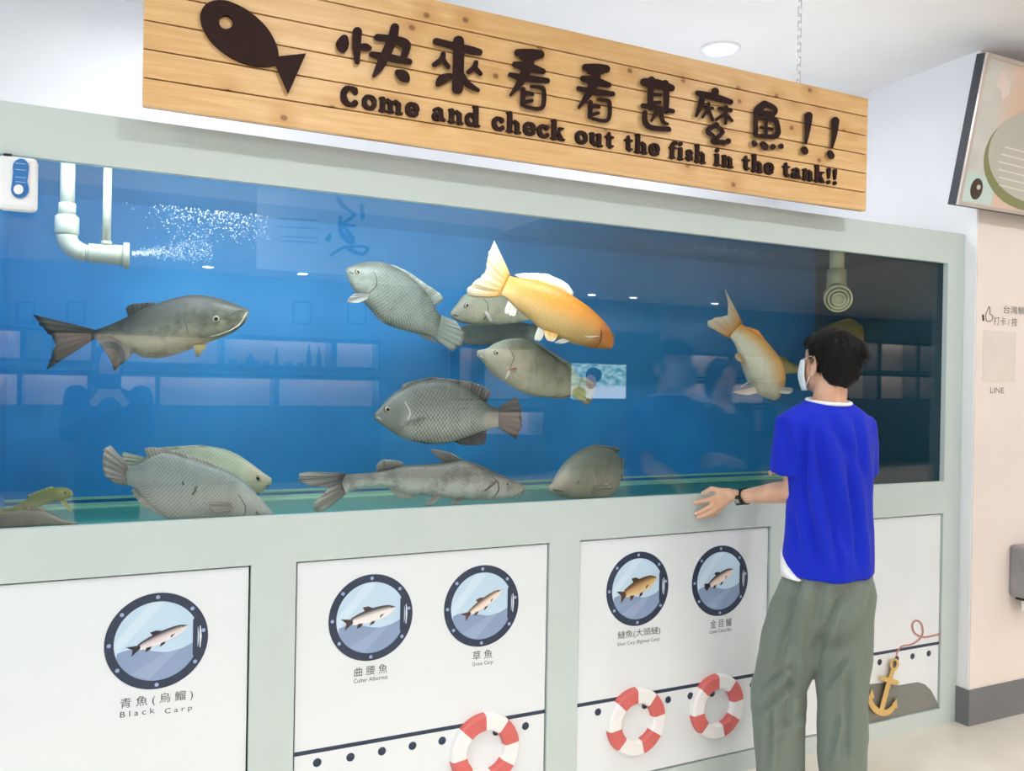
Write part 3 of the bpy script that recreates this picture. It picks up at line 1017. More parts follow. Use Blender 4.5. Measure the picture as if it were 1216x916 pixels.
# fish emblem with a hole for the eye
FE = cropfn(230, 0, 4.864)
body = smooth_path([(492, 345), (488, 290), (462, 220), (420, 155), (360, 95), (290, 45), (200, 5), (130, 0), (75, 20), (45, 60), (40, 105), (58, 165), (105, 238), (180, 305), (265, 352), (350, 378), (420, 382), (475, 372)], 3)
hole = [(187 + 40 * math.cos(2 * math.pi * i / 24), 127 + 40 * math.sin(2 * math.pi * i / 24)) for i in range(24)]
bm = bmesh.new()
loops = []
for L in (body, hole):
    vs = [bm.verts.new(FE(x, y, SY - 0.012)) for x, y in L]
    loops.append([bm.edges.new((vs[i], vs[(i + 1) % len(vs)])) for i in range(len(vs))])
bmesh.ops.triangle_fill(bm, use_beauty=True, edges=loops[0] + loops[1])
ex = bmesh.ops.extrude_face_region(bm, geom=list(bm.faces))
for e in ex['geom']:
    if isinstance(e, bmesh.types.BMVert):
        e.co.y = SY
bm.verts.index_update()
m = MB().add([v.co.copy() for v in bm.verts], [[v.index for v in f.verts] for f in bm.faces])
bm.free()
emb = m.build('fish_emblem', m_dark, sign)
tl = [(485, 325), (650, 308), (545, 545), (468, 372)]
MB().prism([FE(x, y, SY - 0.0125) for x, y in tl], [FE(x, y, SY) for x, y in tl]).build('emblem_tail', m_dark, sign)

# chains
def chain(x, label):
    z = SZ1 + 0.002
    t = thing('hanging_chain', (x, SY + 0.012, SZ1), label, 'chain', 'chains carrying the wooden sign')
    MB().torus((x, SY + 0.012, z + 0.006), (1, 0, 0), (0, 0, 1), 0.009, 0.0018, 16, 6).build('eye_bolt', m_steel, t, True)
    z += 0.026
    i = 0
    while z < CEIL_Z:
        ax = (1, 0, 0) if i % 2 else (0, 1, 0)
        m_ = MB()
        pth = []
        for q in range(17):
            a = 2 * math.pi * q / 16
            off = 0.009 if math.sin(a) >= 0 else -0.009
            pth.append(Vector((x, SY + 0.012, z)) + Vector(ax) * (0.0075 * math.cos(a)) + Vector((0, 0, 0.0075 * math.sin(a) + off)))
        m_.tube(pth, 0.0018, 6, False)
        m_.build('link', m_steel, t, True)
        z += 0.026
        i += 1
    return t


chain(2.237, 'thin steel chain holding the right end of the wooden sign')
chain(0.41, 'thin steel chain holding the left end of the wooden sign')

# ================================================================== fish
def fish_material(name, back, side, belly, head=None, nL=34, nV=13, edge=0.45, blotch=0.25, edgecol='20241f', rough=0.38):
    k = NT(name)
    uv = k.n('UVMap')
    sp = k.n('SeparateXYZ')
    k.l(uv.outputs[0], sp.inputs[0])
    u, v = sp.outputs[0], sp.outputs[1]
    tc = k.n('TexCoord')
    nz = k.n('TexNoise', i_Scale=14.0, i_Detail=5.0)
    k.l(tc.outputs['Object'], nz.inputs['Vector'])
    vn = k.math('ADD', v, k.math('MULTIPLY', k.math('SUBTRACT', nz.outputs[0], 0.5), 0.22))
    col = k.ramp(vn, [(0.06, lin(back)), (0.36, lin(side)), (0.72, lin(belly))])
    n2 = k.n('TexNoise', i_Scale=17.0, i_Detail=7.0, i_Roughness=0.65)
    k.l(tc.outputs['Object'], n2.inputs['Vector'])
    bl = k.ramp(n2.outputs[0], [(0.46, (0, 0, 0)), (0.64, (1, 1, 1))])
    col = k.mix(k.math('MULTIPLY', bl, blotch), col, lin(edgecol))
    # scales: rows of overlapping diamonds
    a = k.math('MULTIPLY', u, float(nL))
    b = k.math('MULTIPLY', v, float(nV))
    cb = k.n('CombineXYZ')
    k.l(k.math('ADD', a, b), cb.inputs[0])
    k.l(k.math('SUBTRACT', a, b), cb.inputs[1])
    vo = k.n('TexVoronoi', i_Scale=1.0, i_Randomness=0.12)
    vo.voronoi_dimensions = '2D'
    k.l(cb.outputs[0], vo.inputs['Vector'])
    ed = k.ramp(vo.outputs['Distance'], [(0.30, (0, 0, 0)), (0.62, (1, 1, 1))])
    mask = k.ramp(u, [(0.20, (0, 0, 0)), (0.27, (1, 1, 1))])
    em = k.math('MULTIPLY', k.math('MULTIPLY', ed, mask), edge)
    col = k.mix(em, col, lin(edgecol))
    if head:
        hm = k.ramp(u, [(0.14, (1, 1, 1)), (0.24, (0, 0, 0))])
        col = k.mix(k.math('MULTIPLY', hm, 0.75), col, lin(head))
    k.l(col, k.b.inputs['Base Color'])
    k.b.inputs['Roughness'].default_value = rough
    k.bump(k.math('MULTIPLY', vo.outputs['Distance'], mask), 0.35, -0.004)
    return k.m


def fin_material(name, base, tip, rays=26.0, alpha=0.92, dark=0.5):
    k = NT(name)
    uv = k.n('UVMap')
    sp = k.n('SeparateXYZ')
    k.l(uv.outputs[0], sp.inputs[0])
    col = k.ramp(sp.outputs[1], [(0.1, lin(base)), (0.9, lin(tip))])
    s = k.math('SINE', k.math('MULTIPLY', sp.outputs[0], rays * 6.283))
    r = k.ramp(k.math('ADD', k.math('MULTIPLY', s, 0.5), 0.5), [(0.3, (0, 0, 0)), (0.9, (1, 1, 1))])
    dk = tuple(v * 0.45 for v in lin(base)[:3]) + (1,)
    k.l(k.mix(k.math('MULTIPLY', r, dark), col, dk), k.b.inputs['Base Color'])
    k.b.inputs['Roughness'].default_value = 0.45
    k.b.inputs['Alpha'].default_value = alpha
    k.bump(s, 0.3, 0.002)
    return k.m


def eye_material():
    k = NT('fish_eye')
    uv = k.n('UVMap')
    sp = k.n('SeparateXYZ')
    k.l(uv.outputs[0], sp.inputs[0])
    k.l(k.ramp(sp.outputs[0], [(0.0, lin('060606')), (0.50, lin('0a0a0a')), (0.58, lin('c9c4a6')), (0.80, lin('8d8a74')), (1.0, lin('4a4a40'))]), k.b.inputs['Base Color'])
    k.b.inputs['Roughness'].default_value = 0.08
    return k.m


m_eye = eye_material()
m_slit = plain('dark_slit', '4b4a40', 0.6)
m_paleslit = plain('pale_crease', 'd8d4c2', 0.5)


class Fish:
    """Body lofted through stations (top pixel, bottom pixel) placed at the depth the fish swims at."""

    def __init__(self, crop, st, y0, y1, wide, label, mats, snout_r=0.5, name='fish', cat='fish', bow=0.0):
        ox, oy, s = crop
        self.c = lambda x, y: (ox + x / s, oy + y / s)
        full = smooth_path([(*self.c(*t), *self.c(*b)) for t, b in st], 10)
        n = len(full)
        self.y0, self.y1, self.bow, self.mats = y0, y1, bow, mats
        self.st = full
        self.C, self.H, self.W = [], [], []
        mid = []
        for i, (tx, ty, bx, by) in enumerate(full):
            Y = self.Y(i / (n - 1))
            Tp, Bp = P(tx, ty, Y), P(bx, by, Y)
            mid.append(((Tp + Bp) / 2, (Tp - Bp) / 2))
        # arc-length parameter
        d = [0.0]
        for i in range(1, n):
            d.append(d[-1] + (mid[i][0] - mid[i - 1][0]).length)
        self.u = [q / d[-1] for q in d]
        self.len = d[-1]
        hm = max(h.length for _, h in mid)
        for i in range(n):
            c, h = mid[i]
            ax = (mid[min(i + 1, n - 1)][0] - mid[max(i - 1, 0)][0]).normalized()
            w = ax.cross(h).normalized()
            if w.y > 0:
                w = -w
            u = self.u[i]
            prof = (0.55 + 0.45 * min(1, u / 0.18)) * (1 - 0.72 * max(0, (u - 0.35) / 0.65) ** 1.2)
            ww = wide * hm * prof * min(1.0, (h.length / hm) ** 0.45 + 0.02)
            ww = min(ww, h.length * 1.05) * (1 - 0.85 * max(0, (u - 0.90) / 0.10) ** 1.5)
            self.C.append(c); self.H.append(h); self.W.append(w * ww)
        NR = 28
        rings, uvs = [], []
        for i in range(n):
            rg = []
            for j in range(NR):
                t = 2 * math.pi * j / NR
                ct, s_ = math.cos(t), math.sin(t)
                sx = math.copysign(abs(s_) ** 0.9, s_)
                rg.append(self.C[i] + self.H[i] * ct + self.W[i] * sx)
                uvs.append((self.u[i], 0.5 - 0.5 * ct))
            rings.append(rg)
        lo = min(rings[n // 2], key=lambda p: p.z)
        self.t = thing(name, tuple(lo), label, cat, 'fish in the tank')
        # rounded snout
        tip = self.C[0] - (self.C[1] - self.C[0]).normalized() * (self.H[0].length * snout_r)
        pre = [[tip.lerp(p, q) + (rings[0][0] - rings[0][0]) for p in rings[0]] for q in (0.02, 0.45, 0.8)]
        for k_, q in enumerate((0.02, 0.45, 0.8)):
            s2 = (0.02, 0.62, 0.9)[k_]
            cc = tip.lerp(self.C[0], q)
            pre[k_] = [cc + (p - self.C[0]) * s2 for p in rings[0]]
        uvp = [(0.0, uvs[j][1]) for _ in range(3) for j in range(NR)]
        m = MB()
        m.loft(pre + rings, True, uvp + uvs)
        self.body = m.build('body', mats[0], self.t, True)

    def Y(self, u):
        return self.y0 + (self.y1 - self.y0) * u + self.bow * math.sin(math.pi * u)

    def lookup(self, x, y):
        """crop pixel -> (station index, height -1..1)"""
        px, py = self.c(x, y)
        best = None
        for i, (tx, ty, bx, by) in enumerate(self.st):
            dx, dy = bx - tx, by - ty
            L2 = dx * dx + dy * dy + 1e-9
            s = ((px - tx) * dx + (py - ty) * dy) / L2
            sc_ = min(max(s, 0), 1)
            dd = (tx + dx * sc_ - px) ** 2 + (ty + dy * sc_ - py) ** 2
            if best is None or dd < best[0]:
                best = (dd, i, 1 - 2 * s)
        return best[1], max(-0.98, min(0.98, best[2]))

    def surf(self, x, y, side=1, lift=1.0):
        i, h = self.lookup(x, y)
        return self.C[i] + self.H[i] * h + self.W[i] * (side * lift * math.sqrt(max(0, 1 - h * h)) ** 0.9), self.W[i].normalized() * side, i

    def eye(self, x, y, r):
        for side in (1, -1):
            p, w, i = self.surf(x, y, side, 0.97)
            R = r / F_PX * (p - CAM).dot(_f)
            ax = (self.C[min(i + 1, len(self.C) - 1)] - self.C[max(i - 1, 0)]).normalized()
            up = self.H[i].normalized()
            rings, uvs = [], []
            for k_ in range(7):
                q = math.pi / 2 * k_ / 6
                rad, hgt = R * math.cos(q), R * 0.45 * math.sin(q)
                rings.append([p + w * hgt + (ax * math.cos(2 * math.pi * j / 20) + up * math.sin(2 * math.pi * j / 20)) * max(rad, R * 0.02) for j in range(20)])
                uvs += [(max(rad / R, 0.0), 0)] * 20
            back = [q_ - w * R * 0.5 for q_ in rings[0]]
            MB().loft([back] + rings, True, [(1, 0)] * 20 + uvs).build('eye', m_eye, self.t, True)

    def line(self, pts, r, name='gill_cover_edge', mat=None, both=True):
        pts = smooth_path([(a, b) for a, b in pts], 4)
        for side in ((1, -1) if both else (1,)):
            pp = [self.surf(x, y, side, 1.0)[0] for x, y in pts]
            n = len(pp)
            rr = [0.6 * r / F_PX * (pp[0] - CAM).dot(_f) * (0.35 + 0.65 * math.sin(math.pi * (i + 0.5) / n)) for i in range(n)]
            MB().tube(pp, rr, 6).build(name, mat or m_slit, self.t, True)

    def fin(self, name, base, tip, mat, off=0.0, tipoff=0.0, mid=None, th=0.004, n=22, yb=None, ripple=0.004):
        """thin fin between a base line and a tip line (pixels); off / tipoff = metres towards the viewer from the body's mid plane"""
        bp = resample([Vector((*self.c(x, y), 0)) for x, y in base], n)
        tp = resample([Vector((*self.c(x, y), 0)) for x, y in tip], n)
        rows = 7
        fr, bk, uvs = [], [], []
        for r in range(rows):
            t = r / (rows - 1)
            for j in range(n):
                e_ = abs(2 * j / (n - 1) - 1)
                jag = (1 - (0.0 if name == 'tail_fin' else 0.30) * e_ ** 5) * (1 - (0.03 * (j % 2) + 0.04 * abs(math.sin(j * 2.3))) * (1 - e_ ** 4))
                q = bp[j].lerp(tp[j], t * jag)
                if mid:
                    mm = Vector((*self.c(*mid), 0))
                    q = q + (mm - (bp[n // 2] + tp[n // 2]) / 2) * (4 * t * (1 - t))
                if yb is None:
                    i, _ = self.lookup((q.x - self.c(0, 0)[0]) * self._s(), (q.y - self.c(0, 0)[1]) * self._s())
                    Y = self.Y(i / (len(self.st) - 1))
                    if i >= len(self.st) - 2:
                        Y = self.y1
                else:
                    Y = yb
                Y = Y - off - (tipoff - off) * t + ripple * t * math.sin(j * 1.9) + ripple * 0.6 * t * math.sin(j * 0.7 + 1)
                p = P(q.x, q.y, Y)
                k_ = th * (1 - 0.75 * t) / 2 + 0.0004
                fr.append(p + Vector((0, -k_, 0)))
                bk.append(p + Vector((0, k_, 0)))
                uvs.append((j / (n - 1), t))
        m = MB()
        N = len(fr)
        f = []
        for r in range(rows - 1):
            for j in range(n - 1):
                a, b, c, d = r * n + j, r * n + j + 1, (r + 1) * n + j + 1, (r + 1) * n + j
                f.append((a, b, c, d))
                f.append((N + d, N + c, N + b, N + a))
        edge = [j for j in range(n)] + [r * n + n - 1 for r in range(1, rows)] + [(rows - 1) * n + j for j in range(n - 2, -1, -1)] + [r * n for r in range(rows - 2, 0, -1)]
        for a, b in zip(edge, edge[1:] + edge[:1]):
            f.append((a, N + a, N + b, b))
        m.add(fr + bk, f, uvs + uvs)
        return m.build(name, mat, self.t, True)

    def _s(self):
        return 1.0 / (self.c(1, 0)[0] - self.c(0, 0)[0])

    def paired(self, name, base, tip, mat, out=0.03, **kw):
        """a pectoral or pelvic fin on the near flank, leaning out towards its tip"""
        bx = sum(p[0] for p in base) / len(base); by = sum(p[1] for p in base) / len(base)
        p, w, i = self.surf(bx, by, 1)
        Yb = p.y
        return self.fin(name, base, tip, mat, off=-0.002, tipoff=out, yb=Yb, **kw)


# --- materials of the fish kinds
mt_grey = (fish_material('grey_green_tilapia', '5c675f', '7f8a80', '9aa196', None, 36, 12, 0.6, 0.3), fin_material('grey_fin', '7d877c', 'b4bab0'))
mt_pale = (fish_material('pale_grey_tilapia', '848d86', 'a5a9a1', 'b6b2a8', None, 44, 14, 0.5, 0.16, '3c423e'), fin_material('brown_grey_fin', '8f887e', 'a9a69c'))
mt_dark = (fish_material('dark_grey_tilapia', '4c524b', '84887f', 'c6c4b8', '60665f', 34, 12, 0.75, 0.15), fin_material('dark_grey_fin', '4a4744', '6b6560', dark=0.6))
mt_olive = (fish_material('olive_tilapia', '8b907e', 'a5a28a', 'bfba9f', '8d9080', 38, 12, 0.3, 0.4, '55584a'), fin_material('olive_fin', '7d7f6c', 'a9a893'))
mt_brown = (fish_material('brown_tilapia', '7c8072', '9c9b88', 'bba98f', '9a9080', 34, 12, 0.3, 0.3, '4c4e42'), fin_material('brown_fin', '70705f', '9a9883'))
mt_cream = (fish_material('cream_tilapia', '8f987e', 'c6ccae', 'cfcab0', 'b5a88c', 40, 13, 0.3, 0.08), fin_material('cream_fin', '9aa088', 'c4c6b0'))
mt_yel = (fish_material('yellow_fish', '7e8440', 'a8a858', 'c4c07c', None, 40, 12, 0.15, 0.3, '5c5c2c'), fin_material('yellow_fin', 'a8a85a', 'c6c486'))
mt_mud = (fish_material('mud_brown_fish', '55503e', '6f6a54', '8a8468', None, 40, 12, 0.05, 0.4, '38342a'), fin_material('mud_fin', '5a5444', '7c7660'))
mt_carp = (fish_material('dark_bighead_carp', '3c413a', '5d6158', '9c9a82', None, 60, 20, 0.3, 0.7, '22261f'), fin_material('dark_carp_fin', '33352f', '4b4b42', dark=0.4))
mt_koi = (fish_material('orange_carp', 'cc7c14', 'd88c24', 'd4ae6c', 'c86e22', 34, 11, 0.12, 0.08, 'a0601c'), fin_material('orange_white_fin', 'd8a24a', 'd6c8ac', dark=0.3), fin_material('white_fin', 'cfc9bb', 'd9d5ca', dark=0.2))
mt_koi2 = (fish_material('pale_orange_carp', 'd08c38', 'cda05a', 'c9c4aa', None, 34, 11, 0.08, 0.2, 'b0702c'), fin_material('pale_orange_fin', 'c98c3a', 'd2c8b2', dark=0.3))
mt_cat = (fish_material('mottled_catfish', '5d5b52', '8d8a7e', 'dad8ca', None, 30, 10, 0.0, 0.6, '3a3933', 0.35), fin_material('catfish_fin', '5c5850', '9c9890', dark=0.35))
mt_gold = (fish_material('dim_golden_carp', '8a7c4e', 'a8965a', 'b8ac7c', None, 34, 11, 0.12, 0.2, '5c5234'), fin_material('dim_gold_fin', 'a08c50', 'b8a870'))

K1, K2, K3 = (20, 330, 4.193), (0, 510, 3.576), (400, 270, 3.576)
K4, K5, K6 = (550, 390, 6.106), (340, 280, 2.695), (340, 510, 2.895)
K7, K8 = (820, 330, 5.387), (930, 370, 7.05)

# 1 bighead carp
f = Fish(K1, [((1150, 158), (1152, 178)), ((1110, 140), (1135, 225)), ((1040, 112), (1075, 275)), ((960, 92), (985, 312)), ((870, 85), (895, 345)), ((790, 100), (800, 380)), ((700, 127), (705, 400)), ((610, 163), (620, 392)), ((530, 203), (540, 345)), ((465, 232), (475, 312)), ((410, 254), (415, 302)), ((378, 262), (382, 300))], 0.26, 0.32, 0.62, 'dark grey big-headed carp swimming right below the white pipe', mt_carp, 0.3)
f.eye(990, 210, 4.6)
f.line([(1155, 168), (1110, 165), (1062, 185)], 1.3, 'mouth')
f.line([(1150, 172), (1100, 240), (1020, 280), (960, 295)], 1.6, 'jaw_edge', m_paleslit)
f.line([(855, 120), (835, 200), (860, 290)], 0.9)
f.fin('tail_fin', [(384, 256), (378, 280), (388, 304)], [(78, 182), (110, 240), (170, 300), (185, 330), (165, 390), (146, 460)], mt_carp[1])
f.fin('dorsal_fin', [(555, 195), (690, 130)], [(535, 138), (575, 128), (690, 120)], mt_carp[1])
f.paired('anal_fin', [(390, 300), (440, 285), (520, 300), (590, 345)], [(400, 310), (470, 420), (482, 472), (560, 402), (605, 352)], mt_carp[1], 0.03)
f.paired('pelvic_fin', [(650, 378), (700, 372)], [(605, 402), (660, 392)], mt_carp[1], 0.02)
f.paired('pectoral_fin', [(878, 330), (950, 330)], [(890, 395), (905, 398)], fin_material('yellow_olive_fin', '9a9450', '4a4630'), 0.03)

# 2 big grey tilapia on the tank floor, 3 the cream one behind it
f = Fish(K2, [((1150, 342), (1155, 372)), ((1105, 292), (1110, 386)), ((1040, 225), (1040, 396)), ((960, 175), (950, 404)), ((870, 145), (860, 404)), ((780, 118), (775, 395)), ((700, 100), (695, 365)), ((640, 118), (640, 325)), ((590, 148), (595, 272)), ((555, 160), (560, 242)), ((535, 160), (540, 236))], 0.12, 0.17, 0.42, 'big grey tilapia nosing down to the tank floor at lower left', mt_pale, 0.5)
f.eye(1090, 347, 3.4)
f.line([(1165, 362), (1140, 366)], 1.2, 'mouth')
f.line([(1005, 270), (1040, 320), (1030, 370)], 1.0)
f.line([(835, 235), (818, 275)], 2.2, 'dark_scar')
f.line([(775, 215), (780, 232)], 1.8, 'dark_scar')
f.fin('tail_fin', [(545, 150), (530, 200), (545, 240)], [(470, 68), (437, 80), (430, 140), (440, 195), (490, 232)], mt_pale[1])
f.fin('dorsal_fin', [(1000, 200), (870, 148), (760, 115), (680, 105), (630, 130)], [(1000, 190), (870, 132), (760, 96), (650, 72), (608, 62)], mt_pale[1])
f.fin('anal_fin', [(575, 250), (650, 320), (780, 390)], [(548, 262), (600, 322), (740, 398)], mt_pale[1])
f.paired('pectoral_fin', [(985, 310), (990, 345)], [(880, 300), (890, 355)], mt_pale[1], 0.02)

f = Fish(K2, [((1148, 205), (1146, 240)), ((1110, 178), (1110, 266)), ((1060, 140), (1060, 278)), ((1000, 102), (1000, 284)), ((930, 78), (930, 290)), ((850, 74), (850, 290)), ((770, 80), (770, 272)), ((700, 92), (700, 240)), ((640, 112), (640, 205)), ((605, 120), (605, 190))], 0.36, 0.42, 0.42, 'cream tilapia facing right, half hidden behind the big grey one', mt_cream, 0.5)
f.eye(1098, 205, 3.4)
f.line([(1155, 232), (1128, 240)], 1.2, 'mouth')
f.fin('dorsal_fin', [(960, 88), (850, 76), (700, 95), (640, 115)], [(960, 82), (850, 66), (690, 76), (610, 88)], mt_cream[1])
f.fin('tail_fin', [(610, 118), (605, 190)], [(520, 95), (505, 150), (515, 210)], mt_cream[1])

# 4, 5 at the left end of the floor
f = Fish(K2, [((303, 264), (303, 284)), ((282, 250), (290, 294)), ((240, 248), (250, 302)), ((190, 257), (200, 316)), ((140, 280), (150, 335)), ((90, 312), (98, 352)), ((45, 332), (50, 362)), ((10, 340), (10, 364))], 0.20, 0.30, 0.7, 'small yellow fish resting at the lower left corner of the tank', mt_yel, 0.6)
f.eye(285, 266, 1.8)
f.fin('tail_fin', [(14, 338), (10, 366)], [(-60, 320), (-70, 350), (-60, 385)], mt_yel[1])
f.fin('dorsal_fin', [(230, 250), (120, 292)], [(220, 240), (110, 282)], mt_yel[1])
f.paired('pectoral_fin', [(250, 298), (275, 300)], [(298, 352), (314, 348)], mt_yel[1], 0.03)
f = Fish(K2, [((332, 398), (332, 410)), ((280, 384), (280, 415)), ((200, 352), (200, 420)), ((120, 346), (120, 424)), ((50, 352), (50, 424)), ((-20, 362), (-20, 420)), ((-80, 372), (-80, 410))], 0.13, 0.19, 0.8, 'mud brown fish lying on the tank floor under the yellow one', mt_mud, 0.6)
f.eye(300, 398, 1.8)
f.fin('tail_fin', [(-76, 370), (-76, 412)], [(-150, 350), (-140, 390), (-150, 425)], mt_mud[1])
f.fin('dorsal_fin', [(200, 352), (120, 347)], [(190, 335), (105, 332)], mt_mud[1])

# 6 tilapia top centre
f = Fish(K3, [((46, 172), (46, 202)), ((75, 158), (70, 262)), ((120, 148), (108, 308)), ((180, 146), (148, 355)), ((240, 165), (195, 405)), ((300, 202), (262, 432)), ((350, 243), (325, 448)), ((395, 300), (375, 458)), ((425, 355), (400, 466)), ((450, 382), (422, 474))], 0.30, 0.36, 0.42, 'grey tilapia facing left and up, highest in the middle', mt_grey, 0.5)
f.eye(77, 193, 3.6)
f.line([(46, 190), (60, 200)], 1.2, 'mouth')
f.line([(140, 190), (150, 240), (120, 285)], 1.3)
f.fin('tail_fin', [(445, 375), (430, 425), (420, 478)], [(505, 398), (545, 450), (540, 500), (490, 528)], mt_grey[1])
f.fin('dorsal_fin', [(230, 165), (300, 205), (360, 255), (412, 340)], [(238, 156), (310, 192), (380, 242), (470, 295)], mt_grey[1])
f.fin('anal_fin', [(330, 446), (400, 464)], [(385, 480), (440, 500)], mt_grey[1])
f.paired('pectoral_fin', [(138, 282), (130, 305)], [(62, 280), (38, 318), (82, 326)], fin_material('pale_fin', 'b8bcb2', 'd0d2ce', dark=0.3), 0.04)
f.paired('pelvic_fin', [(150, 345), (170, 370)], [(190, 400), (205, 402)], mt_grey[1], 0.01)

# 8, 9 behind the orange carp
f = Fish(K3, [((486, 358), (490, 384)), ((512, 325), (520, 402)), ((548, 285), (560, 412)), ((610, 284), (620, 416)), ((690, 292), (695, 416)), ((770, 308), (770, 406)), ((830, 330), (830, 392)), ((860, 338), (860, 385))], 0.44, 0.50, 0.4, 'grey tilapia facing left behind the tail of the large orange carp', mt_olive, 0.5)
f.eye(541, 334, 3.4)
f.line([(484, 372), (510, 378)], 1.4, 'mouth')
f.line([(615, 305), (632, 350), (610, 395)], 1.0)
f.fin('dorsal_fin', [(600, 286), (770, 308)], [(610, 272), (790, 296)], mt_olive[1])
f.fin('tail_fin', [(856, 335), (858, 388)], [(910, 325), (915, 400)], mt_olive[1])
f.paired('pectoral_fin', [(622, 352), (640, 360)], [(648, 402), (668, 406)], mt_koi[2], 0.02)
f = Fish(K3, [((900, 432), (900, 450)), ((870, 420), (870, 466)), ((820, 410), (825, 480)), ((740, 402), (745, 495)), ((640, 404), (640, 503)), ((570, 412), (565, 500)), ((520, 424), (515, 488)), ((490, 432), (488, 476))], 0.58, 0.62, 0.4, 'silver scaled fish deep behind the middle tilapias', mt_grey, 0.5)
f.eye(872, 436, 2.5)
f.fin('tail_fin', [(494, 430), (490, 478)], [(430, 415), (430, 495)], mt_grey[1])
f.fin('dorsal_fin', [(780, 405), (600, 408)], [(770, 392), (590, 394)], mt_grey[1])

# 7 large orange carp
f = Fish(K3, [((1172, 468), (1160, 518)), ((1150, 425), (1095, 514)), ((1100, 370), (1030, 500)), ((1040, 320), (960, 482)), ((980, 282), (890, 452)), ((920, 252), (835, 405)), ((860, 232), (790, 366)), ((800, 220), (750, 330)), ((755, 212), (718, 300)), ((730, 206), (698, 286))], 0.16, 0.22, 0.66, 'large orange carp diving right with its pale tail raised', mt_koi, 0.45)
f.eye(1165, 462, 2.6)
f.line([(1096, 442), (1102, 470), (1094, 512)], 1.7)
f.line([(1030, 468), (1062, 472), (1092, 468)], 1.6, 'side_crease', m_paleslit)
f.fin('tail_fin', [(735, 200), (710, 250), (694, 292)], [(668, 55), (640, 110), (628, 190), (575, 235), (548, 262), (556, 292)], mt_koi[1], mid=(672, 228))
f.fin('dorsal_fin', [(790, 224), (860, 236), (940, 266), (1000, 298)], [(740, 192), (890, 194), (975, 232), (1008, 268)], mt_koi[2])
f.fin('dorsal_ridge', [(800, 224), (880, 242), (960, 276), (1005, 300)], [(790, 210), (880, 222), (960, 250), (1000, 285)], mt_koi[1], off=0.004, tipoff=0.004)
f.paired('anal_fin', [(728, 312), (765, 350)], [(706, 368), (755, 385)], mt_koi[2], 0.02)
f.paired('pelvic_fin', [(855, 425), (885, 440)], [(834, 482), (866, 486)], mt_koi[2], 0.03)
f.paired('pelvic_fin', [(880, 436), (940, 455)], [(888, 482), (922, 490)], mt_koi[1], 0.03)
f.paired('pectoral_fin', [(960, 472), (990, 482)], [(916, 492), (960, 496)], mt_koi[2], 0.03)

# 10 olive tilapia, middle right
f = Fish(K4, [((112, 160), (116, 205)), ((180, 143), (168, 272)), ((240, 105), (236, 345)), ((320, 80), (320, 402)), ((410, 76), (410, 455)), ((500, 102), (500, 490)), ((590, 165), (600, 502)), ((690, 232), (690, 502)), ((770, 292), (755, 490)), ((830, 350), (800, 488)), ((850, 365), (815, 496))], 0.26, 0.33, 0.42, 'olive grey tilapia facing left under the orange carp', mt_olive, 0.55)
f.eye(210, 180, 3.2)
f.line([(102, 190), (135, 215)], 1.4, 'mouth', m_paleslit)
f.line([(300, 145), (325, 215), (300, 290)], 1.0)
f.line([(295, 300), (320, 290), (345, 292)], 2.2, 'red_patch', plain('red_patch', 'b06a52', 0.5))
f.fin('tail_fin', [(842, 352), (825, 420), (805, 498)], [(890, 358), (960, 405), (952, 480), (930, 550), (885, 556)], mt_olive[1])
f.fin('dorsal_fin', [(380, 76), (500, 102), (640, 195), (760, 280), (825, 348)], [(400, 66), (520, 92), (655, 178), (775, 250), (835, 345)], mt_olive[1])
f.fin('anal_fin', [(620, 500), (765, 482)], [(650, 512), (775, 508)], mt_olive[1])
f.paired('pectoral_fin', [(330, 305), (342, 318)], [(300, 375), (312, 372)], mt_koi[2], 0.02)
f.paired('pectoral_fin', [(336, 312), (346, 328)], [(366, 315), (372, 325)], mt_koi[2], 0.02)

# 11 dark tilapia
f = Fish(K5, [((285, 568), (287, 590)), ((310, 540), (318, 614)), ((350, 502), (360, 642)), ((400, 472), (410, 660)), ((460, 461), (460, 666)), ((520, 466), (520, 664)), ((570, 484), (570, 648)), ((620, 520), (620, 630)), ((655, 545), (655, 618)), ((680, 550), (678, 610))], 0.22, 0.27, 0.42, 'dark grey tilapia facing left in the middle of the tank', mt_dark, 0.5)
f.eye(316, 556, 4.2)
f.line([(283, 580), (300, 588)], 1.3, 'mouth', m_paleslit)
f.line([(365, 530), (378, 570), (365, 620)], 1.3, 'gill_cover_edge', m_paleslit)
f.fin('tail_fin', [(684, 545), (678, 580), (680, 614)], [(738, 514), (754, 555), (757, 610), (735, 652)], mt_dark[1])
f.fin('dorsal_fin', [(370, 490), (460, 462), (550, 478), (640, 535)], [(372, 470), (470, 452), (600, 468), (662, 488)], mt_dark[1])
f.fin('anal_fin', [(535, 658), (640, 622)], [(560, 672), (640, 672)], mt_dark[1])
f.paired('pectoral_fin', [(370, 610), (380, 592)], [(448, 585), (460, 577)], fin_material('pale_dark_fin', '8a8a82', 'c4c4ba'), 0.02)
f.paired('pelvic_fin', [(400, 655), (430, 660)], [(455, 668), (480, 668)], mt_dark[1], 0.01)

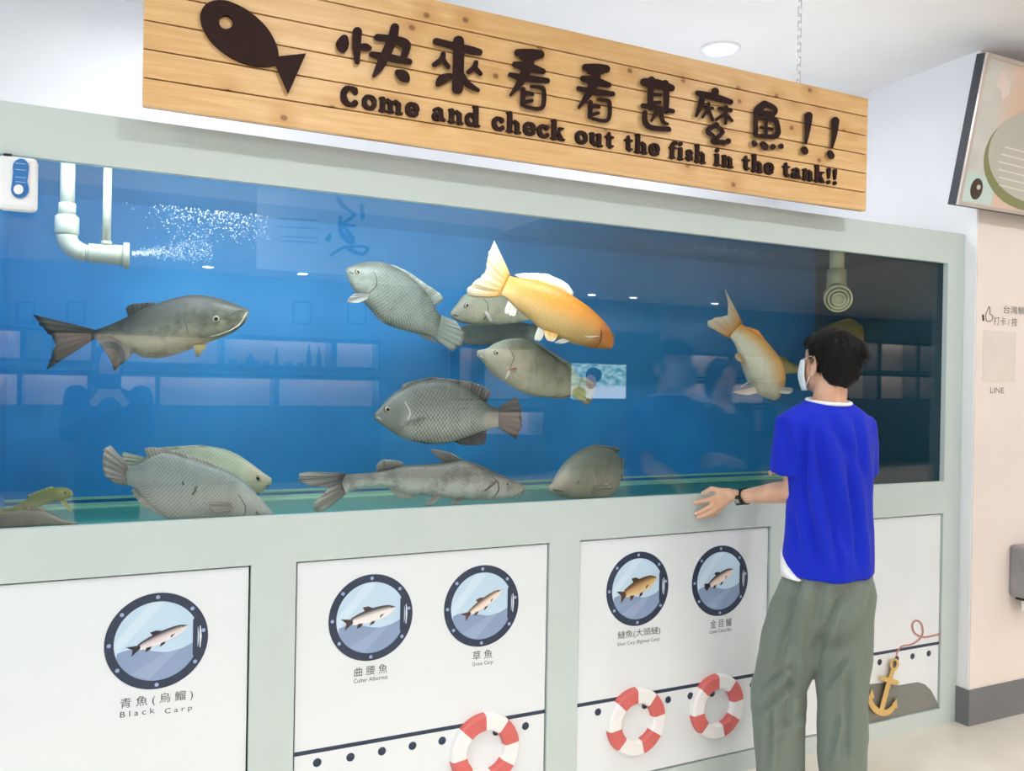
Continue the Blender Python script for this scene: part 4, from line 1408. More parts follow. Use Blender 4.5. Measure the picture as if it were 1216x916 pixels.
# 12 catfish
f = Fish(K6, [((822, 196), (820, 212)), ((790, 180), (795, 230)), ((735, 155), (740, 240)), ((670, 125), (680, 243)), ((605, 106), (610, 242)), ((530, 117), (540, 236)), ((460, 122), (470, 226)), ((400, 126), (400, 215)), ((330, 143), (335, 195)), ((270, 150), (275, 198)), ((215, 155), (222, 212)), ((185, 160), (200, 220))], 0.12, 0.17, 0.8, 'mottled grey catfish with pale belly cruising along the tank floor', mt_cat, 0.6, 'catfish')
f.eye(748, 184, 2.0)
f.line([(822, 206), (790, 218)], 1.2, 'mouth')
f.line([(690, 155), (715, 190), (700, 232)], 1.6)
f.line([(665, 205), (690, 185), (710, 172)], 3.0, 'dark_patch')
f.fin('tail_fin', [(205, 150), (190, 185), (205, 222)], [(75, 146), (38, 152), (36, 178), (75, 198), (150, 200), (92, 255), (84, 282), (110, 288), (150, 268)], mt_cat[1])
f.fin('dorsal_fin', [(545, 120), (610, 108)], [(482, 60), (500, 66), (560, 76)], mt_cat[1])
f.fin('adipose_fin', [(312, 146), (400, 128)], [(308, 116), (335, 102), (400, 108)], mt_cat[1])
f.fin('anal_fin', [(345, 195), (450, 222)], [(385, 238), (432, 242)], fin_material('pale_cat_fin', 'a8a498', 'd0ccc0'))
f.paired('pelvic_fin', [(515, 222), (542, 220)], [(468, 264), (498, 264)], mt_cat[1], 0.03)
f.paired('pectoral_fin', [(588, 236), (612, 236)], [(555, 258), (588, 260)], mt_cat[1], 0.03)
for (a, b) in (((815, 210), (775, 236)), ((810, 206), (800, 240))):
    p0, p1 = f.surf(*a)[0], P(*f.c(*b), 0.09)
    MB().tube([p0, p0.lerp(p1, 0.5) + Vector((0, -0.01, 0.005)), p1], [0.0018, 0.0014, 0.0006], 6).build('barbel', mt_cat[1], f.t, True)

# 13 brown tilapia turned towards the glass
f = Fish(K6, [((908, 195), (910, 214)), ((935, 165), (938, 230)), ((970, 112), (972, 238)), ((1010, 77), (1012, 240)), ((1060, 62), (1060, 240)), ((1105, 66), (1105, 234)), ((1135, 82), (1132, 210)), ((1148, 105), (1146, 175))], 0.10, 0.40, 0.5, 'brown tilapia facing left at the tank floor, right of the catfish', mt_brown, 0.6)
f.eye(966, 179, 3.2)
f.line([(906, 206), (935, 213)], 1.6, 'mouth')
f.line([(1018, 148), (1032, 185), (1020, 228)], 1.0, 'gill_cover_edge', m_paleslit)
f.fin('dorsal_fin', [(1000, 84), (1060, 64), (1130, 80)], [(1005, 72), (1060, 52), (1165, 66)], mt_brown[1])
f.fin('tail_fin', [(1146, 105), (1146, 172)], [(1162, 98), (1158, 170)], mt_brown[1])
f.paired('pectoral_fin', [(1028, 198), (1028, 212)], [(1118, 180), (1120, 205), (1070, 214)], fin_material('clear_brown_fin', '8d8a78', 'a6a28e', alpha=0.6), 0.02)

# 16, 15 dim fish at the right end, 14 second orange carp
f = Fish(K7, [((400, 520), (400, 560)), ((450, 480), (450, 610)), ((520, 485), (520, 625)), ((590, 515), (590, 618)), ((650, 545), (650, 612)), ((705, 565), (705, 606)), ((760, 570), (760, 604))], 0.52, 0.58, 0.5, 'dim golden fish passing behind the diving orange carp', mt_gold, 0.6)
f.eye(430, 525, 2.4)
f.fin('tail_fin', [(756, 568), (756, 606)], [(850, 530), (840, 590), (850, 650)], mt_gold[1])
f.fin('dorsal_fin', [(480, 486), (620, 532)], [(470, 470), (620, 515)], mt_gold[1])
f = Fish(K8, [((235, 262), (235, 285)), ((300, 165), (300, 330)), ((390, 105), (390, 375)), ((480, 84), (480, 390)), ((570, 82), (565, 372)), ((650, 112), (640, 330)), ((710, 168), (700, 280)), ((738, 190), (725, 268))], 0.42, 0.48, 0.45, 'dim golden carp facing left behind the boy\'s head', mt_gold, 0.5)
f.eye(275, 240, 2.6)
f.fin('tail_fin', [(735, 185), (722, 270)], [(846, 165), (800, 255), (832, 390)], mt_gold[1])
f.fin('dorsal_fin', [(430, 95), (520, 84), (620, 98)], [(450, 85), (545, 55), (600, 70)], mt_gold[1])
f = Fish(K7, [((578, 752), (532, 774)), ((588, 700), (455, 745)), ((583, 620), (388, 662)), ((562, 540), (355, 592)), ((520, 470), (330, 532)), ((468, 402), (310, 482)), ((402, 348), (290, 432)), ((348, 312), (262, 392)), ((325, 292), (246, 376))], 0.14, 0.24, 0.72, 'pale orange carp diving head down beside the boy\'s face', mt_koi2, 0.35)
f.eye(580, 742, 2.0)
f.fin('tail_fin', [(330, 285), (290, 335), (245, 388)], [(218, 70), (238, 150), (236, 238), (160, 250), (104, 275), (112, 312)], mt_koi2[1], mid=(255, 288))
f.fin('dorsal_fin', [(350, 318), (420, 365), (485, 430)], [(345, 306), (435, 335), (492, 420)], plain('orange_fin', 'e08a34', 0.5))
f.paired('anal_fin', [(312, 480), (345, 545)], [(280, 490), (292, 530)], mt_koi2[1], 0.02)
f.paired('pelvic_fin', [(392, 650), (375, 668)], [(330, 690), (314, 706)], mt_koi[2], 0.02)
f.paired('pectoral_fin', [(408, 700), (425, 738)], [(330, 715), (262, 732), (350, 756)], mt_koi[2], 0.04)
f.paired('pectoral_fin', [(560, 702), (560, 735)], [(650, 700), (662, 720), (640, 748)], mt_koi[2], 0.04)

# ================================================================== pipes, bubbles, control box
def pipe_point(x, y, Y=0.20, K=(0, 160, 5.388)):
    return P(K[0] + x / K[2], K[1] + y / K[2], Y)


PK = 1 / 5.388 / F_PX
pp = thing('outlet_pipe', tuple(pipe_point(600, 760)), 'grey white water pipe with elbow and outlet at upper left of the tank', 'pipe')


def pseg(name, pts, radii, K=(0, 160, 5.388), Y=0.20, parent=None, mat=None, n=20):
    q = [pipe_point(x, y, Y, K) for x, y in pts]
    r = [a / K[2] / F_PX * (q[0] - CAM).dot(_f) for a in radii]
    return MB().tube(q, r, n).build(name, mat or m_pvc, parent, True)


def pstraight(p0, p1, prof, name, parent, mat=None):
    """prof: (0..1 along, radius m)"""
    p0, p1 = Vector(p0), Vector(p1)
    L = (p1 - p0).length
    pr = []
    for i, (t, r) in enumerate(prof):
        pr.append((t * L, r))
    return MB().lathe(p0, p1 - p0, pr, 24).build(name, mat or m_pvc, parent, True)


s_ = (pipe_point(430, 600) - CAM).dot(_f) / F_PX / 5.388
A, B = pipe_point(437, 60), pipe_point(433, 470)
B = Vector((A.x, A.y, B.z))
pstraight((A.x, A.y, WATER_Z + 0.06), (A.x, A.y, pipe_point(433, 440).z), [(0, 43 * s_), (1, 43 * s_)], 'riser', pp)
pstraight((A.x, A.y, pipe_point(433, 440).z), (A.x, A.y, pipe_point(433, 520).z), [(0, 48 * s_), (0.05, 51 * s_), (1, 51 * s_)], 'sleeve', pp)
pstraight((A.x, A.y, pipe_point(433, 514).z), (A.x, A.y, pipe_point(433, 640).z), [(0, 52 * s_), (0.12, 70 * s_), (0.95, 71 * s_), (1, 64 * s_)], 'socket', pp)
za, zb = pipe_point(433, 640).z, pipe_point(500, 752).z
Rb = za - zb
xe = A.x + Rb
path = [Vector((A.x + Rb * (1 - math.cos(q)), A.y, za - Rb * math.sin(q))) for q in [math.pi / 2 * i / 12 for i in range(13)]]
MB().tube(path, [62 * s_] * 3 + [60 * s_] * 7 + [56 * s_] * 3, 24).build('elbow', m_pvc, pp, True)
xa_, xb_, xc_, xd_ = xe, pipe_point(565, 760).x, pipe_point(788, 775).x, pipe_point(828, 775).x
pstraight((xa_, A.y, zb), (xb_, A.y, zb), [(0, 50 * s_), (1, 50 * s_)], 'sleeve', pp)
pstraight((xb_, A.y, zb), (xc_, A.y, zb), [(0, 58 * s_), (0.03, 62 * s_), (0.68, 62 * s_), (0.72, 66 * s_), (1, 66 * s_)], 'outlet_body', pp)
pstraight((xc_, A.y, zb), (xd_, A.y, zb), [(0, 80 * s_), (0.1, 86 * s_), (0.8, 86 * s_), (1, 82 * s_), (0.98, 66 * s_), (0.2, 60 * s_)], 'outlet_rim', pp)
xt = pipe_point(683, 600).x
pstraight((xt, A.y, WATER_Z + 0.06), (xt, A.y, zb + 74 * s_), [(0, 26 * s_), (1, 26 * s_)], 'air_tube', pp)
pstraight((xt, A.y, zb + 84 * s_), (xt, A.y, zb + 58 * s_), [(0, 30 * s_), (0.1, 33 * s_), (1, 34 * s_)], 'air_tube_base', pp)

K9 = (700, 280, 2.695)
py_ = 0.30
pr = thing('outlet_pipe', tuple(P(982, 360, py_)), 'cream elbow pipe with open spout behind the boy at upper right', 'pipe')
m_pvc2 = plain('cream_pvc', 'c9c8a0', 0.4, var=0.06)
c0 = P(700 + 795 / 2.695, 280 + 110 / 2.695, py_)
c1 = P(700 + 790 / 2.695, 280 + 190 / 2.695, py_)
pstraight((c1.x, py_, WATER_Z + 0.06), (c1.x, py_, c0.z), [(0, 0.031), (1, 0.031)], 'riser', pr, m_pvc2)
dirn = Vector((-0.62, -0.72, -0.30)).normalized()
el = [Vector((c1.x, py_, c0.z)), Vector((c1.x, py_, c1.z + 0.02)), Vector((c1.x, py_, c1.z)) + dirn * 0.012 + Vector((0, 0, -0.004)), Vector((c1.x, py_, c1.z)) + dirn * 0.035]
MB().tube(el, [0.04, 0.042, 0.044, 0.046], 22).build('elbow', m_pvc2, pr, True)
sp0 = el[-1]
for rr, a_, b_ in ((0.058, 0.0, 0.05), (0.044, 0.03, 0.056), (0.030, 0.045, 0.060)):
    MB().lathe(sp0, dirn, [(a_, rr), (b_, rr), (b_ + 0.002, rr - 0.004), (b_, rr - 0.008), (a_ + 0.002, rr - 0.009)], 26).build('spout_ring', m_pvc2, pr, True)

# bubbles and sparkle specks: far too many and fine to count
m_bub = plain('bubble_white', 'eaf6ff', 0.12, spec=0.8)
rnd = random.Random(3)
bub = MB()


def bubble(p, r):
    a = r
    v = [(a, 0, 0), (-a, 0, 0), (0, a, 0), (0, -a, 0), (0, 0, a), (0, 0, -a)]
    bub.add([p + Vector(q) for q in v], [(0, 2, 4), (2, 1, 4), (1, 3, 4), (3, 0, 4), (2, 0, 5), (1, 2, 5), (3, 1, 5), (0, 3, 5)])


for i in range(900):
    t = rnd.random()
    x = 165 + 150 * t + rnd.gauss(0, 8)
    dens = math.exp(-((x - 262) / 60) ** 2)
    if rnd.random() > dens + 0.1:
        continue
    y = 244 + (x - 200) * 0.10 + abs(rnd.gauss(0, 17))
    bubble(P(x, min(y, 305), rnd.uniform(0.12, 0.4)), rnd.uniform(0.0006, 0.0020))
for i in range(900):
    t = rnd.random() ** 1.3
    x = 157 + 95 * t
    y = 301 + 2 * t * 10 * rnd.uniform(-1, 0.4) + rnd.gauss(0, 1.2 + 4 * t)
    bubble(P(x, y, 0.2 + rnd.uniform(-0.03, 0.03)), rnd.uniform(0.0005, 0.0014))
for i in range(140):  # white specks standing in for glints on the water surface
    x = rnd.gauss(870, 28)
    bubble(P(x, 296 + (x - 870) * 0.1 + abs(rnd.gauss(0, 3)), rnd.uniform(0.1, 0.3)), rnd.uniform(0.0005, 0.0016))
for i in range(200):
    x = rnd.gauss(875, 26)
    bubble(P(x, rnd.gauss(475, 28), rnd.uniform(0.035, 0.06)), rnd.uniform(0.0003, 0.0009))
tag(bub.build('bubbles_and_sparkles', m_bub), 'cloud of fine white air bubbles and surface sparkles in the tank water', 'bubbles', None, 'stuff')

# control box hung on the frame at the upper left
cbx = P(44.5, 215, -0.03)
ct, cb_ = P(20, 185, -0.03).z, P(20, 250, -0.03).z
bx0 = P(-4, 215, -0.03).x
box = thing('control_box', (bx0 + 0.05, -0.015, cb_), 'small white control box with a blue window hung on the left of the frame', 'control box')
MB().box(bx0, cbx.x, -0.032, -0.0002, cb_, ct).build('housing', m_whiteplastic, box, bevel=0.012)
CK = cropfn(0, 160, 5.388)
m_ = MB()
strokes_to(m_, [[(133, 205, 52), (133, 240, 50), (126, 300, 48), (128, 350, 58)]], CK, -0.036, -0.030)
m_.build('blue_window', plain('blue_plastic', '1f6fb8', 0.12, coat=0.5), box)
for y in (182, 222, 270, 300):
    m_ = MB()
    strokes_to(m_, [[(100, y, 2.2), (165, y + 6, 2.2)]], CK, -0.0368, -0.0355)
    m_.build('indicator', plain('pale_blue_plastic', '9cc8ea', 0.3), box)
m_ = MB()
strokes_to(m_, [[(118, 350, 32)]], CK, -0.042, -0.034)
m_.build('button', m_whiteplastic, box)
m_ = MB()
strokes_to(m_, [[(30, 128, 10), (70, 130, 8)]], CK, -0.028, -0.0002)
m_.build('hook', m_black, box)

# ================================================================== the boy
def remeshed(mb, voxel, smooth_it=6, shape=None):
    """fuse overlapping solids of an MB into one continuous skin; returns a new MB"""
    me = bpy.data.meshes.new('tmp')
    me.from_pydata(mb.v, [], mb.f)
    bm_ = bmesh.new()
    bm_.from_mesh(me)
    bmesh.ops.recalc_face_normals(bm_, faces=bm_.faces)
    bm_.to_mesh(me)
    bm_.free()
    ob = bpy.data.objects.new('tmp', me)
    COL.objects.link(ob)
    md = ob.modifiers.new('r', 'REMESH')
    md.mode = 'VOXEL'
    md.voxel_size = voxel
    sm = ob.modifiers.new('s', 'SMOOTH')
    sm.iterations = smooth_it
    sm.factor = 0.5
    dg = bpy.context.evaluated_depsgraph_get()
    ev = ob.evaluated_get(dg)
    m2 = ev.to_mesh()
    out = MB()
    vs = [v.co.copy() for v in m2.vertices]
    if shape:
        ns = [v.normal.copy() for v in m2.vertices]
        vs = [shape(p, n_) for p, n_ in zip(vs, ns)]
    out.add(vs, [list(p.vertices) for p in m2.polygons])
    ev.to_mesh_clear()
    bpy.data.objects.remove(ob)
    bpy.data.meshes.remove(me)
    return out


def skin_material():
    k = NT('skin')
    tc = k.n('TexCoord')
    nz = k.n('TexNoise', i_Scale=18.0, i_Detail=4.0)
    k.l(tc.outputs['Object'], nz.inputs['Vector'])
    k.l(k.ramp(nz.outputs[0], [(0.3, lin('d3a184')), (0.7, lin('e3b79c'))]), k.b.inputs['Base Color'])
    k.b.inputs['Roughness'].default_value = 0.5
    k.b.inputs['Subsurface Weight'].default_value = 0.12
    k.b.inputs['Subsurface Radius'].default_value = (0.02, 0.008, 0.004)
    return k.m


def cloth_material(name, c0, c1, scale=420.0, rough=0.85, sheen=0.15):
    k = NT(name)
    tc = k.n('TexCoord')
    nz = k.n('TexNoise', i_Scale=scale, i_Detail=2.0)
    k.l(tc.outputs['Object'], nz.inputs['Vector'])
    k.l(k.ramp(nz.outputs[0], [(0.3, lin(c0)), (0.7, lin(c1))]), k.b.inputs['Base Color'])
    k.b.inputs['Roughness'].default_value = rough
    k.b.inputs['Sheen Weight'].default_value = sheen
    k.b.inputs['Specular IOR Level'].default_value = 0.2
    k.bump(nz.outputs[0], 0.12, 0.001)
    return k.m


m_skin = skin_material()
m_shirt = cloth_material('blue_jersey', '0e24b0', '152ec8', sheen=0.05)
m_pants = cloth_material('grey_green_cotton', '68736a', '788379')
m_hair = plain('black_hair', '0b0909', 0.6, spec=0.25, var=0.2, scale=60)
m_mask = cloth_material('pale_blue_mask', 'dfeaf0', 'eef4f7', 200)
V = Vector
Yb = -0.40
base = P(985, 985, Yb)
boy = thing('person', (2.09, Yb, 0.0), 'boy in a blue T-shirt, grey trousers and face mask reaching to the tank', 'person')
HC = P(986, 432, -0.385)               # centre of the head
SL, EL, WL = P(940, 492, -0.385), P(944, 583, -0.365), P(881, 590, -0.125)
SR = P(1022, 496, -0.415)
ER = V((SR.x + 0.03, -0.38, 1.09))
WR = V((SR.x - 0.03, -0.17, 1.12))
CH = (SL + SR) / 2
NK = P(984, 476, -0.40)
HPL, HPR = V((2.025, -0.40, 0.80)), V((2.155, -0.42, 0.80))
KL, AL = P(925, 812, -0.28), P(926, 962, -0.33)
KR, AR = P(1001, 815, -0.44), P(1000, 962, -0.47)

sk = MB()
# head: skull, face, jaw, nose, ears
sk.ball(HC + V((0, -0.004, 0.026)), (0.070, 0.088, 0.082), 28, 18)
sk.ball(HC + V((0, 0.026, -0.022)), (0.060, 0.066, 0.078), 24, 16)
sk.ball(HC + V((0, 0.044, -0.062)), (0.040, 0.044, 0.036), 20, 12)
sk.capsule(HC + V((0, 0.088, 0.002)), 0.009, HC + V((0, 0.104, -0.022)), 0.013)
for s in (-1, 1):
    e0 = HC + V((s * 0.071, -0.004, -0.010))
    ear = []
    for i in range(11):
        q = math.radians(-70 + 290 * i / 10)
        ear.append(e0 + V((s * (0.009 + 0.004 * math.cos(q)), -0.013 * math.cos(q) - 0.002, 0.027 * math.sin(q) + 0.004)))
    for a, b in zip(ear[:-1], ear[1:]):
        sk.capsule(a, 0.0042, b, 0.0042, 8, 2)
    sk.ball(e0 + V((s * 0.003, 0.0, 0.002)), (0.006, 0.013, 0.024), 12, 8)
    sk.ball(e0 + V((s * 0.006, 0.006, -0.026)), (0.006, 0.008, 0.010), 10, 8)
    sk.ball(HC + V((s * 0.027, 0.080, 0.012)), (0.013, 0.010, 0.008), 10, 8)
# neck, trunk
sk.capsule(HC + V((0, -0.010, -0.045)), 0.049, V((NK.x, NK.y + 0.002, NK.z - 0.03)), 0.054)
sk.capsule(SL + V((0.05, 0, -0.06)), 0.040, SR + V((-0.05, 0, -0.06)), 0.040)
sk.capsule(CH + V((0, 0, -0.09)), 0.075, V((2.09, -0.41, 0.86)), 0.08)
# arms
sk.capsule(SL + V((0.02, 0, -0.06)), 0.038, EL, 0.036)
sk.capsule(EL, 0.037, EL.lerp(WL, 0.35), 0.035)
sk.capsule(EL.lerp(WL, 0.35), 0.035, WL, 0.0225)
sk.capsule(SR + V((-0.02, 0, -0.06)), 0.038, ER, 0.037)
sk.capsule(ER, 0.036, WR, 0.024)
# legs
for h_, k_, a_ in ((HPL, KL, AL), (HPR, KR, AR)):
    sk.capsule(h_, 0.062, k_, 0.050)
    sk.capsule(k_, 0.052, a_, 0.034)
# left hand: back towards the viewer, fingers spread on the rail
HK = cropfn(820, 550, 8.686)
W0 = WL
palm = [(410, 330, -0.115), (330, 340, -0.095), (270, 345, -0.070)]
pp_ = [HK(*q) for q in palm]
sk.capsule(W0, 0.022, pp_[0], 0.021)
for (x, y, Yp, r) in ((300, 300, -0.078, 0.0145), (292, 345, -0.074, 0.0150), (300, 395, -0.074, 0.0150), (318, 435, -0.078, 0.0135)):
    sk.capsule(HK(400, 325 + (y - 345) * 0.35, -0.112), 0.0165, HK(x, y, Yp), r, 12, 3)
fing = [[(300, 285, -0.078, 0.0110), (215, 268, -0.060, 0.0098), (132, 312, -0.030, 0.0078)],        # thumb side finger, uppermost
        [(290, 335, -0.072, 0.0112), (195, 378, -0.042, 0.0098), (110, 398, -0.022, 0.0086), (48, 412, -0.012, 0.0072)],
        [(295, 390, -0.072, 0.0112), (205, 450, -0.040, 0.0100), (115, 500, -0.022, 0.0088), (52, 526, -0.012, 0.0074)],
        [(312, 430, -0.074, 0.0105), (235, 500, -0.044, 0.0094), (150, 540, -0.026, 0.0084), (80, 560, -0.013, 0.0070)],
        [(330, 445, -0.070, 0.0095), (275, 505, -0.038, 0.0084), (215, 538, -0.022, 0.0074), (170, 548, -0.012, 0.0062)]]
for fg in fing:
    for a, b in zip(fg[:-1], fg[1:]):
        sk.capsule(HK(a[0], a[1], a[2]), a[3], HK(b[0], b[1], b[2]), b[3], 10, 3)
# right hand, resting in front of the chest
for i, dx in enumerate((-0.028, -0.010, 0.010, 0.028)):
    q0 = WR + V((dx * 0.6, 0.05, 0.0))
    sk.capsule(WR, 0.019, q0, 0.014, 10, 3)
    sk.capsule(q0, 0.010, q0 + V((dx * 0.4, 0.030, -0.008)), 0.009, 10, 3)
    sk.capsule(q0 + V((dx * 0.4, 0.030, -0.008)), 0.009, q0 + V((dx * 0.5, 0.048, -0.026)), 0.0075, 10, 3)
sk.capsule(WR + V((-0.02, 0.02, 0)), 0.012, WR + V((-0.05, 0.06, 0.008)), 0.009, 10, 3)
remeshed(sk, 0.0030, 5).build('body', m_skin, boy, True)
# finger nails
for fg in fing[:4]:
    a, b = fg[-2], fg[-1]
    pa, pb = HK(*a[:3]), HK(*b[:3])
    t_ = (pb - pa).normalized()
    up = V((0, -0.75, 0.65))
    up = (up - t_ * up.dot(t_)).normalized()
    MB().ball(pb + up * (b[3] * 0.82), (0.0045, 0.0035, 0.0012), 10, 6, (t_, t_.cross(up), up)).build('fingernail', plain('nail', 'f2dcd2', 0.25), boy, True)

# hair: cap plus thousands of short strands in one piece
hb = MB()
hc = HC + V((0, -0.010, 0.030))
hb.ball(hc, (0.078, 0.095, 0.084), 32, 20)
hb.ball(HC + V((0, -0.045, -0.005)), (0.066, 0.056, 0.075), 28, 18)
hb.ball(HC + V((0, 0.040, 0.066)), (0.058, 0.044, 0.036), 24, 14)
hb.ball(HC + V((0.02, -0.07, 0.035)), (0.050, 0.040, 0.05), 20, 14)


def hair_shape(p, n_):
    q = p - HC
    d = 0.006 * noise.noise(p * 34) + 0.004 * noise.noise(V((p.x * 90, p.y * 90, p.z * 30)))
    p = p + n_ * d
    # short above the ears and the nape, cut free of the face
    if q.y > 0.02 and q.z < 0.045:
        p = HC + V((q.x * 0.8, min(q.y, 0.03), q.z))
    return p


hr = remeshed(hb, 0.004, 4, hair_shape)
rnd = random.Random(11)
hv = list(hr.v)
for i in range(5200):
    p = hv[rnd.randrange(len(hv))]
    q = p - HC
    if q.y > 0.015 and (q.z < 0.07 or rnd.random() < 0.6):
        continue
    if q.z < -0.055 and rnd.random() < 0.5:
        continue
    out = (p - (HC + V((0, -0.01, 0.01)))).normalized()
    crown = (p - (HC + V((0.0, -0.05, 0.10))))
    flow = (crown - out * crown.dot(out)).normalized() + V((rnd.gauss(0, .25), rnd.gauss(0, .25), rnd.gauss(0, .25) - 0.25))
    L = rnd.uniform(0.008, 0.018) * (1.0 if q.z > -0.01 else 0.5)
    p1 = p + out * L * 0.28 + flow * L * 0.6
    p2 = p + out * L * 0.36 + flow * L * 1.2 + V((0, 0, -0.15 * L))
    sd = out.cross(flow).normalized() * 0.0009
    hr.add([p - sd, p + sd, p1 - sd * 0.8, p1 + sd * 0.8, p2], [(0, 1, 3, 2), (2, 3, 4)])
tag(hr.build('hair', m_hair, boy, True), 'short black hair')

# T-shirt
shp = MB()
prof = [(0.822, 2.088, -0.412, 0.150, 0.116), (0.86, 2.088, -0.411, 0.150, 0.116), (0.95, 2.088, -0.409, 0.142, 0.110), (1.06, 2.088, -0.407, 0.143, 0.107), (1.16, 2.088, -0.405, 0.152, 0.106),
        (1.24, 2.088, -0.402, 0.162, 0.102), (1.29, 2.088, -0.400, 0.160, 0.092), (1.318, 2.087, -0.400, 0.138, 0.080), (1.340, 2.086, -0.400, 0.105, 0.069), (1.356, 2.086, -0.400, 0.074, 0.062)]
rings = []
for (z, cx, cy, rx, ry) in smooth_path(prof, 4):
    rg = []
    for j in range(40):
        t = 2 * math.pi * j / 40
        c_, s_i = math.cos(t), math.sin(t)
        e_ = 0.86
        zz = z - (-0.008 * s_i if z > 1.335 else 0.0) + (0.012 * math.sin(t * 1 + 0.6) if z < 0.86 else 0)
        rg.append(V((cx + rx * math.copysign(abs(c_) ** e_, c_), cy + ry * math.copysign(abs(s_i) ** e_, s_i), zz)))
    rings.append(rg)
shp.loft(rings, True)
slv = [(SL + V((0.050, 0, -0.022)), 0.054), (SL + V((0.014, 0.0, -0.036)), 0.062), (SL.lerp(EL, 0.44) + V((-0.002, 0, 0)), 0.065), (SL.lerp(EL, 0.74) + V((-0.006, 0.002, 0)), 0.068)]
shp.tube([a for a, _ in slv], [b for _, b in slv], 24)
srv = [(SR + V((-0.050, 0, -0.022)), 0.054), (SR + V((-0.014, 0.0, -0.036)), 0.062), (SR.lerp(ER, 0.4), 0.062), (SR.lerp(ER, 0.85), 0.066)]
shp.tube([a for a, _ in srv], [b for _, b in srv], 24)


def crease(p, folds):
    """depth of hand-placed cloth folds (photo pixels of their ends, width, depth in metres)"""
    x, y = px_of(p)
    d = 0.0
    for x0, y0, x1, y1, w, dep in folds:
        dx, dy = x1 - x0, y1 - y0
        L2 = dx * dx + dy * dy
        t = ((x - x0) * dx + (y - y0) * dy) / L2
        tc_ = min(1, max(0, t))
        e = math.hypot(x - x0 - dx * tc_, y - y0 - dy * tc_)
        side = ((x - x0) * dy - (y - y0) * dx) / math.sqrt(L2)
        fade = 1 - (2 * tc_ - 1) ** 4 * 0.6
        d += fade * dep * (-math.exp(-(e / w) ** 2) + 0.75 * math.exp(-(((side - 1.9 * w) / (1.3 * w)) ** 2 + (max(0, t - 1) + max(0, -t)) * 6)))
    return d


SHIRT_FOLDS = [(968, 515, 1002, 650, 7, 0.0195), (955, 585, 974, 672, 5, 0.0150), (1008, 555, 1020, 674, 5, 0.0165), (956, 512, 957, 590, 4, 0.0150), (985, 600, 996, 676, 4, 0.0120),
               (930, 500, 944, 556, 4, 0.0090), (985, 492, 1010, 545, 6, 0.0105), (940, 610, 948, 655, 4, 0.0105), (1016, 500, 1024, 560, 4, 0.0090)]
PANTS_FOLDS = [(948, 690, 922, 800, 6, 0.0180), (1005, 700, 968, 772, 6, 0.0195), (1018, 690, 990, 765, 5, 0.0150), (935, 795, 902, 822, 4, 0.0135), (940, 815, 900, 850, 4, 0.0135), (1005, 785, 982, 812, 4, 0.0135),
               (942, 740, 934, 880, 5, 0.0120), (1008, 800, 1004, 900, 4, 0.0120), (915, 840, 912, 910, 4, 0.0120), (975, 690, 970, 740, 5, 0.0120), (950, 850, 915, 870, 4, 0.0105), (995, 850, 985, 900, 4, 0.0105)]


def shirt_shape(p, n_):
    d = crease(p, SHIRT_FOLDS)
    d += 0.007 * noise.noise(V((p.x * 9, p.y * 9, p.z * 4)))
    d += 0.003 * noise.noise(V((p.x * 24, p.y * 24, p.z * 10 + 4)))
    return p + n_ * d


sh_o = remeshed(shp, 0.005, 5, shirt_shape).build('t_shirt', m_shirt, boy, True)
# collar trim, white hem corner
col = []
for j in range(41):
    t = 2 * math.pi * j / 40
    col.append(V((2.087 + 0.072 * math.cos(t), -0.400 + 0.061 * math.sin(t), 1.360 + 0.008 * math.sin(t))))
MB().tube(col[:-1] + [col[0]], 0.0062, 8, False).build('collar', plain('white_jersey', 'f2f2f2', 0.8), sh_o, True)
cor_f, cor_b, cor_q = [], [], []
NC = 12
for i in range(NC + 1):
    t = math.radians(128 + 66 * i / NC)
    h = 0.075 * max(0.04, 1 - max(0, i - 2) / (NC - 2))
    for zz in (0.806, 0.806 + h):
        cor_f.append(V((2.088 + 0.163 * math.cos(t), -0.412 + 0.128 * math.sin(t), zz)))
        cor_b.append(V((2.088 + 0.140 * math.cos(t), -0.412 + 0.106 * math.sin(t), zz)))
nf = len(cor_f)
for i in range(NC):
    a, b, c, d = 2 * i, 2 * i + 2, 2 * i + 3, 2 * i + 1
    cor_q += [(a, b, c, d), (nf + d, nf + c, nf + b, nf + a), (a, nf + a, nf + b, b), (d, c, nf + c, nf + d)]
cor_q += [(0, 1, nf + 1, nf), (nf - 2, 2 * nf - 2, 2 * nf - 1, nf - 1)]
MB().add(cor_f + cor_b, cor_q).build('hem_corner', plain('white_jersey', 'f2f2f2', 0.8), sh_o, True)
# trousers
pt = MB()
pt.ball(V((2.090, -0.412, 0.80)), (0.144, 0.112, 0.12), 28, 16)
pt.ball(V((2.092, -0.412, 0.70)), (0.142, 0.112, 0.11), 28, 16)
for h_, k_, a_, w in ((HPL, KL, AL, 1.0), (HPR, KR, AR, 0.93)):
    m1 = h_.lerp(k_, 0.5)
    pt.capsule(h_ + V((0, 0, -0.05)), 0.100 * w, m1, 0.097 * w, 20)
    pt.capsule(m1, 0.097 * w, k_, 0.088 * w, 20)
    pt.capsule(k_, 0.088 * w, k_.lerp(a_, 0.55), 0.078 * w, 20)
    pt.capsule(k_.lerp(a_, 0.55), 0.078 * w, a_ + V((0, 0, 0.03)), 0.066 * w, 20)


def pants_shape(p, n_):
    d = 0.009 * noise.noise(V((p.x * 8, p.y * 8, p.z * 6)))
    w = max(0.0, noise.noise(p * 4 + V((3, 1, 2))) + 0.25)
    d += crease(p, PANTS_FOLDS)
    d += 0.005 * math.sin(44 * (p.z * 0.8 + 0.6 * p.x) + 3.5 * noise.noise(p * 6)) * w
    d += 0.005 * noise.noise(V((p.x * 20, p.y * 20, p.z * 14)))
    return p + n_ * d


remeshed(pt, 0.006, 5, pants_shape).build('trousers', m_pants, boy, True)
